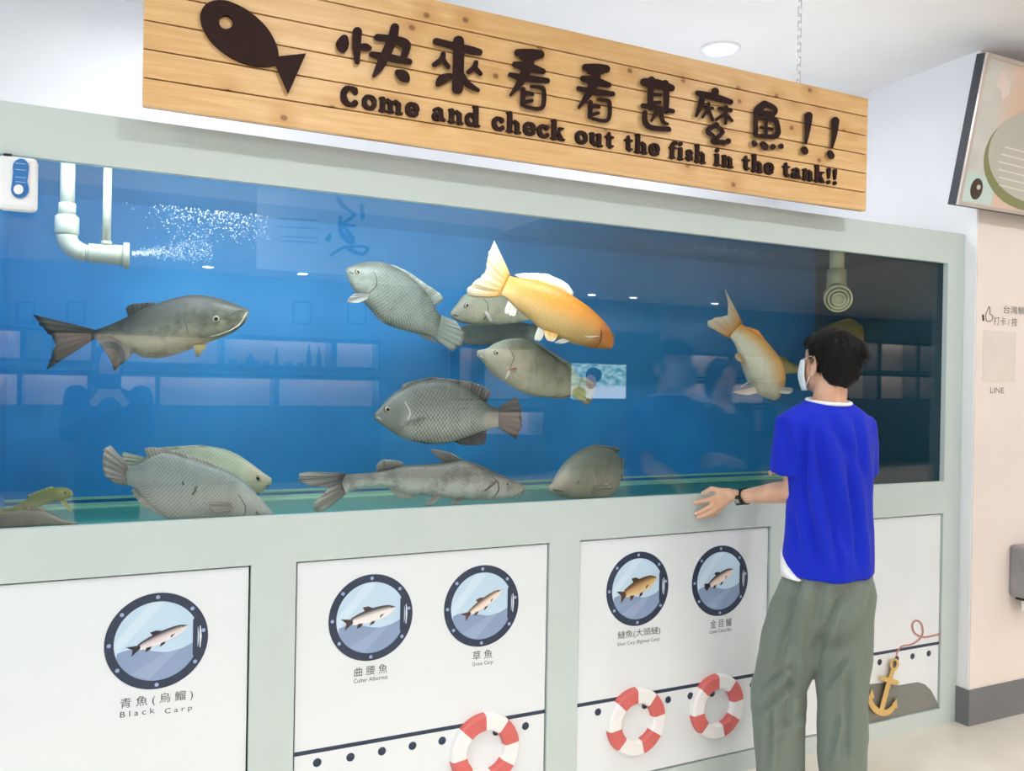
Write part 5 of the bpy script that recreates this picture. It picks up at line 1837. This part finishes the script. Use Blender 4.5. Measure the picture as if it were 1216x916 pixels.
# shoes
m_shoe = plain('dark_shoe', '3a3c40', 0.6)
for a_ in (AL, AR):
    s_m = MB()
    s_m.ball(V((a_.x, a_.y + 0.01, 0.045)), (0.042, 0.06, 0.045), 18, 10)
    s_m.ball(V((a_.x, a_.y + 0.10, 0.034)), (0.044, 0.09, 0.032), 18, 10)
    s_m.capsule(V((a_.x, a_.y + 0.0, 0.06)), 0.042, V((a_.x, a_.y + 0.0, 0.10)), 0.044)
    s_m.box(a_.x - 0.043, a_.x + 0.043, a_.y - 0.045, a_.y + 0.17, 0.001, 0.02)
    remeshed(s_m, 0.006, 3).build('shoe', m_shoe, boy, True)
# face mask with ear loops
mk = MB()
rows = []
for i in range(9):
    z = -0.088 + 0.10 * i / 8
    rw = []
    for j in range(17):
        a_ = math.radians(-78 + 156 * j / 16)
        bul = 1.0 + 0.10 * math.cos(a_) * math.sin(math.pi * i / 8)
        rx = 0.067 - 0.012 * max(0, (-z - 0.04) / 0.05)
        ry = (0.074 + 0.008 * math.sin(math.pi * i / 8)) * bul
        rw.append(HC + V((rx * math.sin(a_), 0.030 + ry * math.cos(a_), z)))
    rows.append(rw)
nn = 17
inner = [[p + (HC + V((0, 0.03, p.z - HC.z)) - p) * 0.03 for p in r] for r in rows]
vv = [p for r in rows for p in r] + [p for r in inner for p in r]
ff = []
N_ = 9 * nn
for i in range(8):
    for j in range(nn - 1):
        a, b, c, d = i * nn + j, i * nn + j + 1, (i + 1) * nn + j + 1, (i + 1) * nn + j
        ff += [(a, b, c, d), (N_ + d, N_ + c, N_ + b, N_ + a)]
edge = list(range(nn)) + [i * nn + nn - 1 for i in range(1, 9)] + [8 * nn + j for j in range(nn - 2, -1, -1)] + [i * nn for i in range(7, 0, -1)]
for a, b in zip(edge, edge[1:] + edge[:1]):
    ff.append((a, N_ + a, N_ + b, b))
mk.add(vv, ff)
mask = mk.build('face_mask', m_mask, boy, True)
for s in (-1, 1):
    top_, bot_ = rows[8][16 if s > 0 else 0], rows[1][16 if s > 0 else 0]
    e0 = HC + V((s * 0.080, -0.014, -0.006))
    MB().tube([V(q) for q in smooth_path([tuple(top_), tuple(HC + V((s * 0.078, 0.010, 0.022))), tuple(e0 + V((0, 0, 0.012))), tuple(e0 + V((0, 0.002, -0.022))), tuple(HC + V((s * 0.074, 0.016, -0.045))), tuple(bot_)], 4)], 0.0016, 6).build('ear_loop', plain('white_elastic', 'f4f4f4', 0.6), mask, True)
# wristwatch
wd = (WL - EL).normalized()
wc = WL - wd * 0.012
sdv = wd.cross(V((0, 0, 1))).normalized()
upv = sdv.cross(wd).normalized()
rings = []
for i in range(29):
    t = 2 * math.pi * i / 28
    d_ = sdv * math.cos(t) + upv * math.sin(t)
    rings.append([wc + d_ * 0.0255 - wd * 0.010, wc + d_ * 0.0288 - wd * 0.010, wc + d_ * 0.0288 + wd * 0.010, wc + d_ * 0.0255 + wd * 0.010])
watch = MB().loft(rings, False).build('wristwatch', m_black, boy)
tag(watch, 'black digital wristwatch')
vdir = (CAM - wc)
vdir = (vdir - wd * vdir.dot(wd)).normalized()
vdir = (vdir * 0.9 + V((0, 0, -0.35)))
vdir = (vdir - wd * vdir.dot(wd)).normalized()
tdir = wd.cross(vdir).normalized()


def obox(c, a, b, d, ha, hb_, hd):
    return MB().add([c + a * (sa * ha) + b * (sb * hb_) + d * (sd_ * hd) for sd_ in (-1, 1) for sb in (-1, 1) for sa in (-1, 1)], [(0, 2, 3, 1), (4, 5, 7, 6), (0, 1, 5, 4), (2, 6, 7, 3), (0, 4, 6, 2), (1, 3, 7, 5)])


cc_ = wc + vdir * 0.032
obox(cc_, wd, tdir, vdir, 0.016, 0.0175, 0.006).build('watch_case', m_black, watch, bevel=0.004)
obox(cc_ + vdir * 0.0062, wd, tdir, vdir, 0.0095, 0.007, 0.0006).build('watch_display', plain('grey_display', '9aa39a', 0.2), watch)
for s in (-1, 1):
    obox(cc_ + wd * 0.017 + tdir * (0.008 * s), wd, tdir, vdir, 0.0018, 0.003, 0.003).build('watch_button', m_steel, watch)

# ================================================================== peach wall: prints, card, display
WY = PINK_Y - 0.0006
wp = thing('wall_lettering', tuple(P(1170, 466, WY)), 'grey check-in lettering with thumb-up mark and blank card on the peach wall', 'wall sign')
m_gink = plain('grey_brown_ink', '6f6660', 0.6)
text_at('台灣鯛', (1191.6, 372), 1217, WY, 0.034, m_gink, wp)
text_at('打卡 / 按', (1180, 386), 1208, WY, 0.036, m_gink, wp)
text_at('LINE', (1176, 467), 1192.4, WY, 0.024, m_gink, wp)
TK = cropfn(1100, 330, 3.983)
c4 = [TK(266, 492, WY), TK(420, 492, WY), TK(420, 252, WY), TK(266, 252, WY)]
x0_, x1_, z0_, z1_ = c4[0].x, c4[1].x, (c4[0].z + c4[1].z) / 2, (c4[2].z + c4[3].z) / 2
MB().box(x0_, x1_, WY - 0.0006, WY + 0.0004, z0_, z1_).build('blank_card', plain('pale_card', 'e9ded4', 0.6), wp)
th = MB()
strokes_to(th, [[(284, 205, 2), (305, 206, 2), (312, 198, 2), (314, 180, 2), (300, 172, 2), (302, 150, 2), (297, 136, 2), (291, 150, 2), (280, 175, 2), (284, 205, 2)]], TK, WY - 0.0004, WY + 0.0002, 0.00001)
th.build('thumb_mark', m_gink, wp)
th = MB()
strokes_to(th, [[(268, 178, 5), (270, 200, 5)]], TK, WY - 0.0004, WY + 0.0002)
th.build('thumb_cuff', m_ink, wp)

# tilted menu display
DX = P(1137, 243, -0.12).x
zb_ = P(1137, 243, -0.12).z
Yt = -0.235
ptop = P(1172, 62, Yt)
DW = 0.95
D0 = V((DX, -0.12, zb_))
DT = V((DX, Yt, ptop.z))
upd = (DT - D0)
DH = upd.length
upd.normalize()
rgt = V((1, 0, 0))
nrm = rgt.cross(upd) * 1.0                      # towards the hall, tilted down
if nrm.y > 0:
    nrm = -nrm
disp = thing('menu_display', tuple(D0), 'tilted framed food poster display high on the peach wall', 'display')


def dbox(a0, a1, b0, b1, d0, d1, name, mat, bevel=0.0):
    vs = [D0 + rgt * a + upd * b + nrm * d for d in (d0, d1) for b in (b0, b1) for a in (a0, a1)]
    return MB().add(vs, [(0, 2, 3, 1), (4, 5, 7, 6), (0, 1, 5, 4), (2, 6, 7, 3), (0, 4, 6, 2), (1, 3, 7, 5)]).build(name, mat, disp, bevel=bevel)


m_alu = plain('pale_metal_frame', 'd5c9c2', 0.3, metal=0.3)
dbox(0, DW, 0, DH, -0.045, -0.008, 'casing', plain('dark_casing', '2c3138', 0.5))
fw = 0.016
for (a0, a1, b0, b1) in ((0, fw, 0, DH), (DW - fw, DW, 0, DH), (fw, DW - fw, 0, fw), (fw, DW - fw, DH - fw, DH)):
    dbox(a0, a1, b0, b1, -0.008, 0.004, 'frame_bar', m_alu, 0.002)


def poster_bg():
    k = NT('food_poster')
    tc = k.n('TexCoord')
    sp = k.n('SeparateXYZ')
    k.l(tc.outputs['Generated'], sp.inputs[0])
    nz = k.n('TexNoise', i_Scale=5.0, i_Detail=4.0)
    k.l(tc.outputs['Generated'], nz.inputs['Vector'])
    g = k.mix(nz.outputs[0], lin('e9e6e0'), lin('c9cbc9'))
    m_ = k.ramp(sp.outputs[0], [(0.10, (0, 0, 0)), (0.22, (1, 1, 1))])
    k.l(k.mix(k.math('MULTIPLY', m_, 0.8), g, lin('efc9b0')), k.b.inputs['Base Color'])
    k.b.inputs['Roughness'].default_value = 0.15
    return k.m


dbox(fw, DW - fw, fw, DH - fw, -0.008, -0.002, 'poster', poster_bg())


def dflat(pts, d, name, mat):
    f_ = [D0 + rgt * a + upd * b + nrm * d for a, b in pts]
    return MB().prism(f_, [p - nrm * 0.0006 for p in f_]).build(name, mat, disp)


def ell(cx, cy, rx, ry, n=40, a0=0, a1=360):
    return [(cx + rx * math.cos(math.radians(a0 + (a1 - a0) * i / n)), cy + ry * math.sin(math.radians(a0 + (a1 - a0) * i / n))) for i in range(n)]


dflat([(fw + 0.002, fw + 0.002), (0.20, fw + 0.002), (0.20, 0.125), (fw + 0.002, 0.130)], -0.0016, 'tablecloth_print', plain('pale_mint_print', 'cfe2dc', 0.3))
dflat(ell(0.42, 0.215, 0.32, 0.195), -0.0012, 'pot_rim_print', plain('olive_pot_print', '8d8f62', 0.3))
dflat(ell(0.445, 0.24, 0.325, 0.185), -0.0008, 'pot_steam_print', plain('grey_steam_print', 'c9c6bb', 0.3))
for i in range(6):
    y = 0.10 + 0.030 * i
    dflat([(0.19 + 0.012 * abs(i - 3), y), (0.60, y - 0.012), (0.60, y - 0.007), (0.19 + 0.012 * abs(i - 3), y + 0.005)], -0.0004, 'grill_bar_print', plain('pale_grill_print', 'efe9dc', 0.3))
dflat(ell(0.095, 0.072, 0.036, 0.042) , -0.0010, 'bowl_print', plain('dark_bowl_print', '46382c', 0.3))
dflat(ell(0.105, 0.080, 0.012, 0.010, 14), -0.0006, 'bowl_shine_print', plain('pale_shine_print', 'd8cfc4', 0.3))
dflat([(0.085, 0.475), (0.10, 0.53), (0.13, 0.545), (0.15, 0.50), (0.17, 0.51), (0.175, 0.45), (0.14, 0.42), (0.12, 0.46)], -0.0012, 'mark_print', plain('white_pink_print', 'f6e4de', 0.3))

# steel dispenser at the edge of the view
da, db = P(1197, 716, PINK_Y), P(1238, 648, PINK_Y)
ds = thing('wall_dispenser', (da.x + 0.06, PINK_Y, da.z), 'brushed steel dispenser on the peach wall at the right edge', 'dispenser')
MB().box(da.x, db.x, PINK_Y - 0.075, PINK_Y - 0.0004, da.z + 0.03, db.z + 0.02).build('housing', plain('brushed_steel', 'a2a4a8', 0.35, metal=0.7, var=0.1), ds, bevel=0.012)
MB().box(da.x + 0.02, db.x - 0.02, PINK_Y - 0.060, PINK_Y - 0.02, da.z + 0.018, da.z + 0.0301).build('outlet', m_black, ds)
MB().box(da.x + 0.03, db.x - 0.03, PINK_Y - 0.045, PINK_Y - 0.040, da.z - 0.03, da.z + 0.019).build('paper', m_whiteplastic, ds)

# ================================================================== the hall before the tank (seen mirrored in the glass)
def RM(x, y, Ym):
    p = P(x, y, Ym)
    return V((p.x, -p.y, p.z))


m_walnut = plain('dark_walnut', '2e2a2a', 0.5, var=0.1)
m_niche = plain('warm_white_board', 'efe3d6', 0.6)
m_led = emit('warm_led_strip', 'ffecdc', 560.0)
m_counter = plain('grey_counter_front', '4c545c', 0.5)
YS, YD = -9.2, -9.56
SHELF_N = 0


def shelf_unit(label, rows, base_to_floor=True):
    """rows: (z_bottom, z_top, [(x0, x1, lit)])"""
    xs = [x for _, _, bays in rows for b in bays for x in b[:2]]
    x0, x1 = min(xs), max(xs)
    zt = max(r[1] for r in rows); zb = min(r[0] for r in rows)
    t = thing('display_shelf', ((x0 + x1) / 2, (YS + YD) / 2, 0.0), label, 'shelf', 'lit shelves across the hall')
    MB().box(x0 - 0.04, x1 + 0.04, YD, YD + 0.02, zb - 0.03, zt + 0.03).build('back_board', m_niche, t)
    if base_to_floor:
        MB().box(x0 - 0.04, x1 + 0.04, YD, YS, 0.0, zb - 0.03).build('base_cabinet', m_counter, t)
    zs = sorted(set([z for r in rows for z in r[:2]]))
    for i, (z0, z1, bays) in enumerate(sorted(rows, key=lambda r: r[0])):
        MB().box(x0 - 0.04, x1 + 0.04, YD + 0.02, YS, z0 - 0.03, z0).build('shelf_board', m_walnut, t)
        MB().box(x0 - 0.04, x1 + 0.04, YD + 0.02, YS, z1, z1 + 0.025).build('shelf_board', m_walnut, t)
        for (a, b, lit) in bays:
            MB().box(a - 0.03, a, YD + 0.02, YS, z0, z1).build('divider', m_walnut, t)
            MB().box(b, b + 0.03, YD + 0.02, YS, z0, z1).build('divider', m_walnut, t)
            if lit:
                MB().box(a + 0.02, b - 0.02, YD + 0.110, YD + 0.130, z1 - 0.014, z1 - 0.002).build('led_strip', m_led, t)
                MB().box(a, b, YS - 0.015, YS, z1 - 0.036, z1).build('led_screen_lip', m_walnut, t)  # lip added to screen the bright strip, leaving only the lit board
    return t


def xr(px):
    return RM(px, 430, 9.2).x


def zr_(px, py):
    return RM(px, py, 9.2).z


zA1, zA0 = zr_(8, 389), zr_(420, 436)
zB1, zB0 = zr_(8, 441), zr_(420, 483)
shelf_unit('long lit shelf with dark dividers, mirrored at the left of the tank glass', [
    (zA0, zA1, [(xr(-40), xr(23), 1), (xr(27), xr(60), 0), (xr(64), xr(108), 1), (xr(114), xr(262), 1), (xr(267), xr(394), 1), (xr(401), xr(451), 1)]),
    (zB0, zB1, [(xr(-40), xr(20), 1), (xr(26), xr(104), 1), (xr(110), xr(186), 1), (xr(191), xr(327), 1), (xr(333), xr(452), 1)])])
shelf_unit('narrow lit shelf mirrored between the dark tilapia and the olive one', [
    (zr_(600, 474), zr_(600, 412), [(xr(548), xr(572), 1), (xr(578), xr(648), 1)]),
    (zr_(600, 517), zr_(600, 487), [(xr(548), xr(572), 0), (xr(578), xr(648), 1)])])
shelf_unit('three-tier lit shelf mirrored right of the television', [
    (zr_(860, 448), zr_(860, 421), [(xr(811), xr(868), 1), (xr(872), xr(925), 0)]),
    (zr_(860, 479), zr_(860, 454), [(xr(811), xr(868), 1), (xr(872), xr(925), 1)]),
    (zr_(860, 515), zr_(860, 486), [(xr(811), xr(868), 1), (xr(872), xr(925), 0)])])
shelf_unit('lit wooden shelf mirrored at the right end of the tank glass', [
    (zr_(1080, 441), zr_(1080, 408), [(xr(1000), xr(1045), 1), (xr(1050), xr(1092), 1), (xr(1096), xr(1140), 1)]),
    (zr_(1080, 474), zr_(1080, 446), [(xr(1000), xr(1045), 1), (xr(1050), xr(1092), 1), (xr(1096), xr(1140), 1)])])

# bottles and boxes on the long shelf
m_bottle = plain('dark_bottle_glass', '26303a', 0.15)
for k_, (px_, h_, r_) in enumerate(((331, 0.24, 0.03), (370, 0.30, 0.035), (382, 0.28, 0.035), (300, 0.16, 0.06))):
    x_ = xr(px_)
    o = MB().lathe((x_, YS - 0.12, zA0 + 0.0005), (0, 0, 1), [(0, r_ * 0.9), (0.01, r_), (h_ * 0.55, r_), (h_ * 0.7, r_ * 0.4), (h_ * 0.95, r_ * 0.35), (h_, r_ * 0.35)], 16).build('bottle', m_bottle, None, True)
    tag(o, ('dark bottle on the lit shelf, %s of the four' % ('second from the left', 'third from the left', 'rightmost', 'squat leftmost')[k_]), 'bottle', 'bottles on the lit shelf')
for k_, (px_, w_, h_) in enumerate(((278, 0.10, 0.06), (306, 0.09, 0.06), (317, 0.09, 0.06), (345, 0.10, 0.05), (360, 0.09, 0.05))):
    x_ = xr(px_)
    b_ = MB().box(x_ - w_ / 2, x_ + w_ / 2, YS - 0.14, YS - 0.05, zA0 + 0.0005, zA0 + h_).build('goods_box', plain('slate_box', '4a5866', 0.6), None, bevel=0.004)
    tag(b_, 'small slate box on the lit shelf, number %s from the left' % ('one', 'two', 'three', 'four', 'five')[k_], 'box', 'boxes on the lit shelf')

# television on a dark media wall
mw = thing('media_wall', (xr(730), YD, 0.0), 'dark panelled wall carrying the television, mirrored in mid glass', 'wall panel')
MB().box(xr(664), xr(800), ROOM_Y, ROOM_Y + 0.06, 0.0, zr_(730, 392)).build('panel_board', m_walnut, mw)
for a, b in ((642, 650), (801, 808)):
    MB().box(xr(a), xr(b), ROOM_Y, ROOM_Y + 0.10, 0.0, CEIL_Z).build('post', plain('pale_post', '9aa2a8', 0.5), mw)
tv = thing('television', (xr(725), ROOM_Y + 0.08, zr_(725, 473)), 'wall television showing a green outdoor picture, mirrored in mid glass', 'television')
tx0, tx1, tz0, tz1 = xr(692), xr(758), zr_(725, 474), zr_(725, 432)
MB().box(tx0 - 0.02, tx1 + 0.02, ROOM_Y + 0.06, ROOM_Y + 0.10, tz0 - 0.02, tz1 + 0.02).build('casing', m_black, tv)


def screen_material():
    k = NT('television_picture')
    tc = k.n('TexCoord')
    sp = k.n('SeparateXYZ')
    k.l(tc.outputs['Generated'], sp.inputs[0])
    nz = k.n('TexNoise', i_Scale=9.0, i_Detail=5.0)
    k.l(tc.outputs['Generated'], nz.inputs['Vector'])
    leaf = k.ramp(nz.outputs[0], [(0.35, lin('4c8f7a')), (0.65, lin('d4f2ee'))])
    g = k.ramp(sp.outputs[2], [(0.25, lin('e4eef2')), (0.4, lin('ffffff'))])
    lo = k.ramp(sp.outputs[2], [(0.32, (1, 1, 1)), (0.40, (0, 0, 0))])
    c = k.mix(lo, leaf, lin('dfe8ee'))
    k.l(c, k.b.inputs['Emission Color'])
    k.b.inputs['Emission Strength'].default_value = 5.0
    k.b.inputs['Base Color'].default_value = (0, 0, 0, 1)
    return k.m


MB().box(tx0, tx1, ROOM_Y + 0.10, ROOM_Y + 0.102, tz0, tz1).build('screen', screen_material(), tv)
w_ = tx1 - tx0
hx_, hz_ = tx0 + w_ * 0.40, tz0 + (tz1 - tz0) * 0.62
yy_ = ROOM_Y + 0.1035


def tvflat(pts, name, col, e, d=0.0):
    fr_ = [(hx_ + a * w_, yy_ + d, hz_ + b * w_) for a, b in pts]
    MB().prism(fr_, [(x, y - 0.0004, z) for x, y, z in fr_]).build(name, emit('tv_' + name, col, e), tv)


tvflat(ell(0.0, 0.03, 0.15, 0.12), 'picture_hair', '1d3c46', 1.0)
tvflat(ell(-0.05, -0.08, 0.10, 0.11), 'picture_face', 'b99690', 2.2, 0.0006)
tvflat([(-0.38, -0.36), (-0.12, -0.36), (-0.14, -0.2), (-0.25, -0.14), (-0.38, -0.2)], 'picture_shirt', 'c4cc6a', 2.4, 0.001)

# framed pictures on the far wall
for k_, px_ in enumerate((360, 425, 90, 30)):
    a, b = RM(px_ - 12, 385, 9.58), RM(px_ + 12, 358, 9.58)
    pf = thing('framed_picture', (a.x, -9.59, a.z), 'small dark framed picture above the lit shelf, %s of four' % ('third from the left', 'rightmost', 'second from the left', 'leftmost')[k_], 'picture', 'pictures above the lit shelf')
    x0_, x1_ = min(a.x, b.x), max(a.x, b.x)
    MB().box(x0_, x1_, -9.6, -9.575, a.z, b.z).build('frame', m_walnut, pf)
    MB().box(x0_ + 0.03, x1_ - 0.03, -9.575, -9.572, a.z + 0.03, b.z - 0.03).build('print', plain('blue_grey_print', '7d94a4', 0.5), pf)

# hanging white banner with a brushed character
YBm = 3.25
ba, bb_ = RM(306, 318, YBm), RM(464, 222, YBm)
ban = thing('hanging_banner', ((ba.x + bb_.x) / 2, -YBm, ba.z), 'white hanging banner with a dark brushed character, mirrored at the top of the glass', 'banner')
MB().box(ba.x, bb_.x, -YBm - 0.01, -YBm, ba.z, CEIL_Z - 0.12).build('sheet', plain('white_banner', 'f2f2f4', 0.6), ban)
for xx in (ba.x + 0.05, bb_.x - 0.05):
    MB().tube([(xx, -YBm - 0.005, CEIL_Z - 0.13), (xx, -YBm - 0.005, CEIL_Z - 0.001)], 0.003, 6).build('cord', m_steel, ban)
BK = lambda x, y, Y: RM(300 + x / 4.677, 200 + y / 4.677, -Y)
brush = [[(490, 165, 14), (520, 205, 13), (545, 218, 9)], [(618, 200, 13), (624, 265, 12)], [(545, 225, 9), (577, 252, 10), (520, 298, 12), (578, 312, 8)], [(500, 262, 9), (503, 350, 15), (560, 400, 22)], [(515, 310, 10), (572, 385, 12)],
         [(430, 385, 16), (442, 362, 8)], [(448, 476, 9), (520, 432, 9), (570, 455, 12), (622, 470, 10), (652, 440, 9), (610, 426, 8), (540, 432, 8)]]
bm_ = MB()
strokes_to(bm_, [smooth_path(s, 3) if len(s) > 2 else s for s in brush], BK, -YBm + 0.002, -YBm, -0.00002)
bm_.build('brush_character', plain('dark_blue_ink', '1d3350', 0.6), ban)
for y in (270, 315, 370, 395):
    bm_ = MB()
    strokes_to(bm_, [[(150 + (y > 350) * 20, y, 4), (375, y + 12, 4)]], BK, -YBm + 0.001, -YBm, -0.00002)
    bm_.build('caption_line', plain('grey_caption', '8f98a8', 0.6), ban)


# people mirrored in the glass
def adult(loc, height, hair_col, top_col, leg_col, label, reach=False):
    s = height / 1.65
    o = V(loc)
    t = thing('person', tuple(o), label, 'person')
    q = lambda x, y, z: o + V((x, y, z)) * s
    b = MB()
    hc_ = q(0, 0, 1.53)
    b.ball(hc_ + V((0, -0.004, 0.025)) * s, (0.072 * s, 0.09 * s, 0.085 * s), 20, 12)
    b.ball(hc_ + V((0, 0.028, -0.03)) * s, (0.058 * s, 0.062 * s, 0.078 * s), 18, 12)
    b.capsule(hc_ + V((0, 0.086, 0.0)) * s, 0.009 * s, hc_ + V((0, 0.102, -0.022)) * s, 0.012 * s)
    b.capsule(q(0, -0.01, 1.47), 0.05 * s, q(0, -0.01, 1.36), 0.056 * s)
    b.capsule(q(0, 0, 1.30), 0.10 * s, q(0, 0, 0.95), 0.10 * s)
    hands = []
    for sd in (-1, 1):
        sh, = (q(sd * 0.17, -0.01, 1.33),)
        if reach:
            el_, wr_ = q(sd * 0.20, 0.12, 1.12), q(sd * 0.075, 0.31, 1.30)
        else:
            el_, wr_ = q(sd * 0.22, 0.0, 1.06), q(sd * 0.19, 0.10, 0.84)
        b.capsule(sh, 0.045 * s, el_, 0.038 * s)
        b.capsule(el_, 0.036 * s, wr_, 0.024 * s)
        d = (wr_ - el_).normalized()
        hands.append((sh, el_, wr_))
        for i in range(4):
            off = V((0, 0, (i - 1.5) * 0.016)) if reach else V((0, (i - 1.5) * 0.016, 0))
            k0 = wr_ + d * 0.07 * s + off
            b.capsule(wr_, 0.020 * s, k0, 0.011 * s, 10, 3)
            k1 = k0 + (d + V((-sd * 0.5, 0, 0))).normalized() * 0.035 * s
            b.capsule(k0, 0.0095 * s, k1, 0.0085 * s, 10, 3)
            b.capsule(k1, 0.0085 * s, k1 + (d + V((-sd * 1.2, 0, 0))).normalized() * 0.03 * s, 0.007 * s, 10, 3)
        b.capsule(wr_ + d * 0.02, 0.013 * s, wr_ + d * 0.05 + V((-sd * 0.04, 0, 0.01)) * s, 0.009 * s, 10, 3)
    for sd in (-1, 1):
        b.capsule(q(sd * 0.085, 0, 0.86), 0.08 * s, q(sd * 0.09, 0.02, 0.46), 0.05 * s)
        b.capsule(q(sd * 0.09, 0.02, 0.46), 0.05 * s, q(sd * 0.09, 0, 0.08), 0.036 * s)
    remeshed(b, 0.006, 4).build('body', m_skin, t, True)
    h = MB()
    h.ball(hc_ + V((0, -0.018, 0.032)) * s, (0.085 * s, 0.098 * s, 0.09 * s), 20, 12)
    h.ball(hc_ + V((0, -0.055, -0.035)) * s, (0.082 * s, 0.055 * s, 0.10 * s), 20, 12)
    remeshed(h, 0.006, 4).build('hair', plain('hair_' + hair_col, hair_col, 0.45), t, True)
    c = MB()
    c.ball(q(0, 0, 1.22), (0.185 * s, 0.125 * s, 0.17 * s), 24, 14)
    c.capsule(q(0, 0, 1.2), 0.145 * s, q(0, 0, 0.86), 0.155 * s, 24)
    for sh, el_, wr_ in hands:
        c.capsule(sh, 0.066 * s, el_, 0.056 * s)
        c.capsule(el_, 0.054 * s, el_.lerp(wr_, 0.85), 0.042 * s)
    remeshed(c, 0.008, 4, lambda p, n_: p + n_ * (0.006 * noise.noise(p * 9))).build('jacket', cloth_material('jacket_' + top_col, top_col, top_col), t, True)
    g = MB()
    for sd in (-1, 1):
        g.capsule(q(sd * 0.085, 0, 0.84), 0.10 * s, q(sd * 0.09, 0.02, 0.46), 0.072 * s)
        g.capsule(q(sd * 0.09, 0.02, 0.46), 0.072 * s, q(sd * 0.09, 0, 0.12), 0.058 * s)
    remeshed(g, 0.008, 4).build('trousers', cloth_material('trousers_' + leg_col, leg_col, leg_col), t, True)
    for sd in (-1, 1):
        f_ = MB()
        f_.ball(q(sd * 0.09, 0.06, 0.045), (0.045 * s, 0.13 * s, 0.043 * s), 16, 10)
        f_.build('shoe', m_black, t, True)
    return t


adult((0.02, -2.84, 0), 1.60, '15110f', '1d2530', '20242c', 'dark-clad photographer holding up a phone, mirrored at the left of the glass', True)
adult((3.10, -1.28, 0), 1.56, '120f10', '141a20', '1a1e24', 'dark-haired onlooker in dark clothes, mirrored left of the boy')
ph_ = thing('phone', (0.0, -2.445, 1.33), 'black phone held up by the photographer before the tank', 'phone')
MB().box(-0.075, 0.075, -2.452, -2.442, 1.335, 1.412).build('phone_body', m_black, ph_, bevel=0.004)
MB().box(-0.070, 0.070, -2.4535, -2.452, 1.339, 1.408).build('phone_screen', plain('dark_screen', '0c1016', 0.1), ph_)
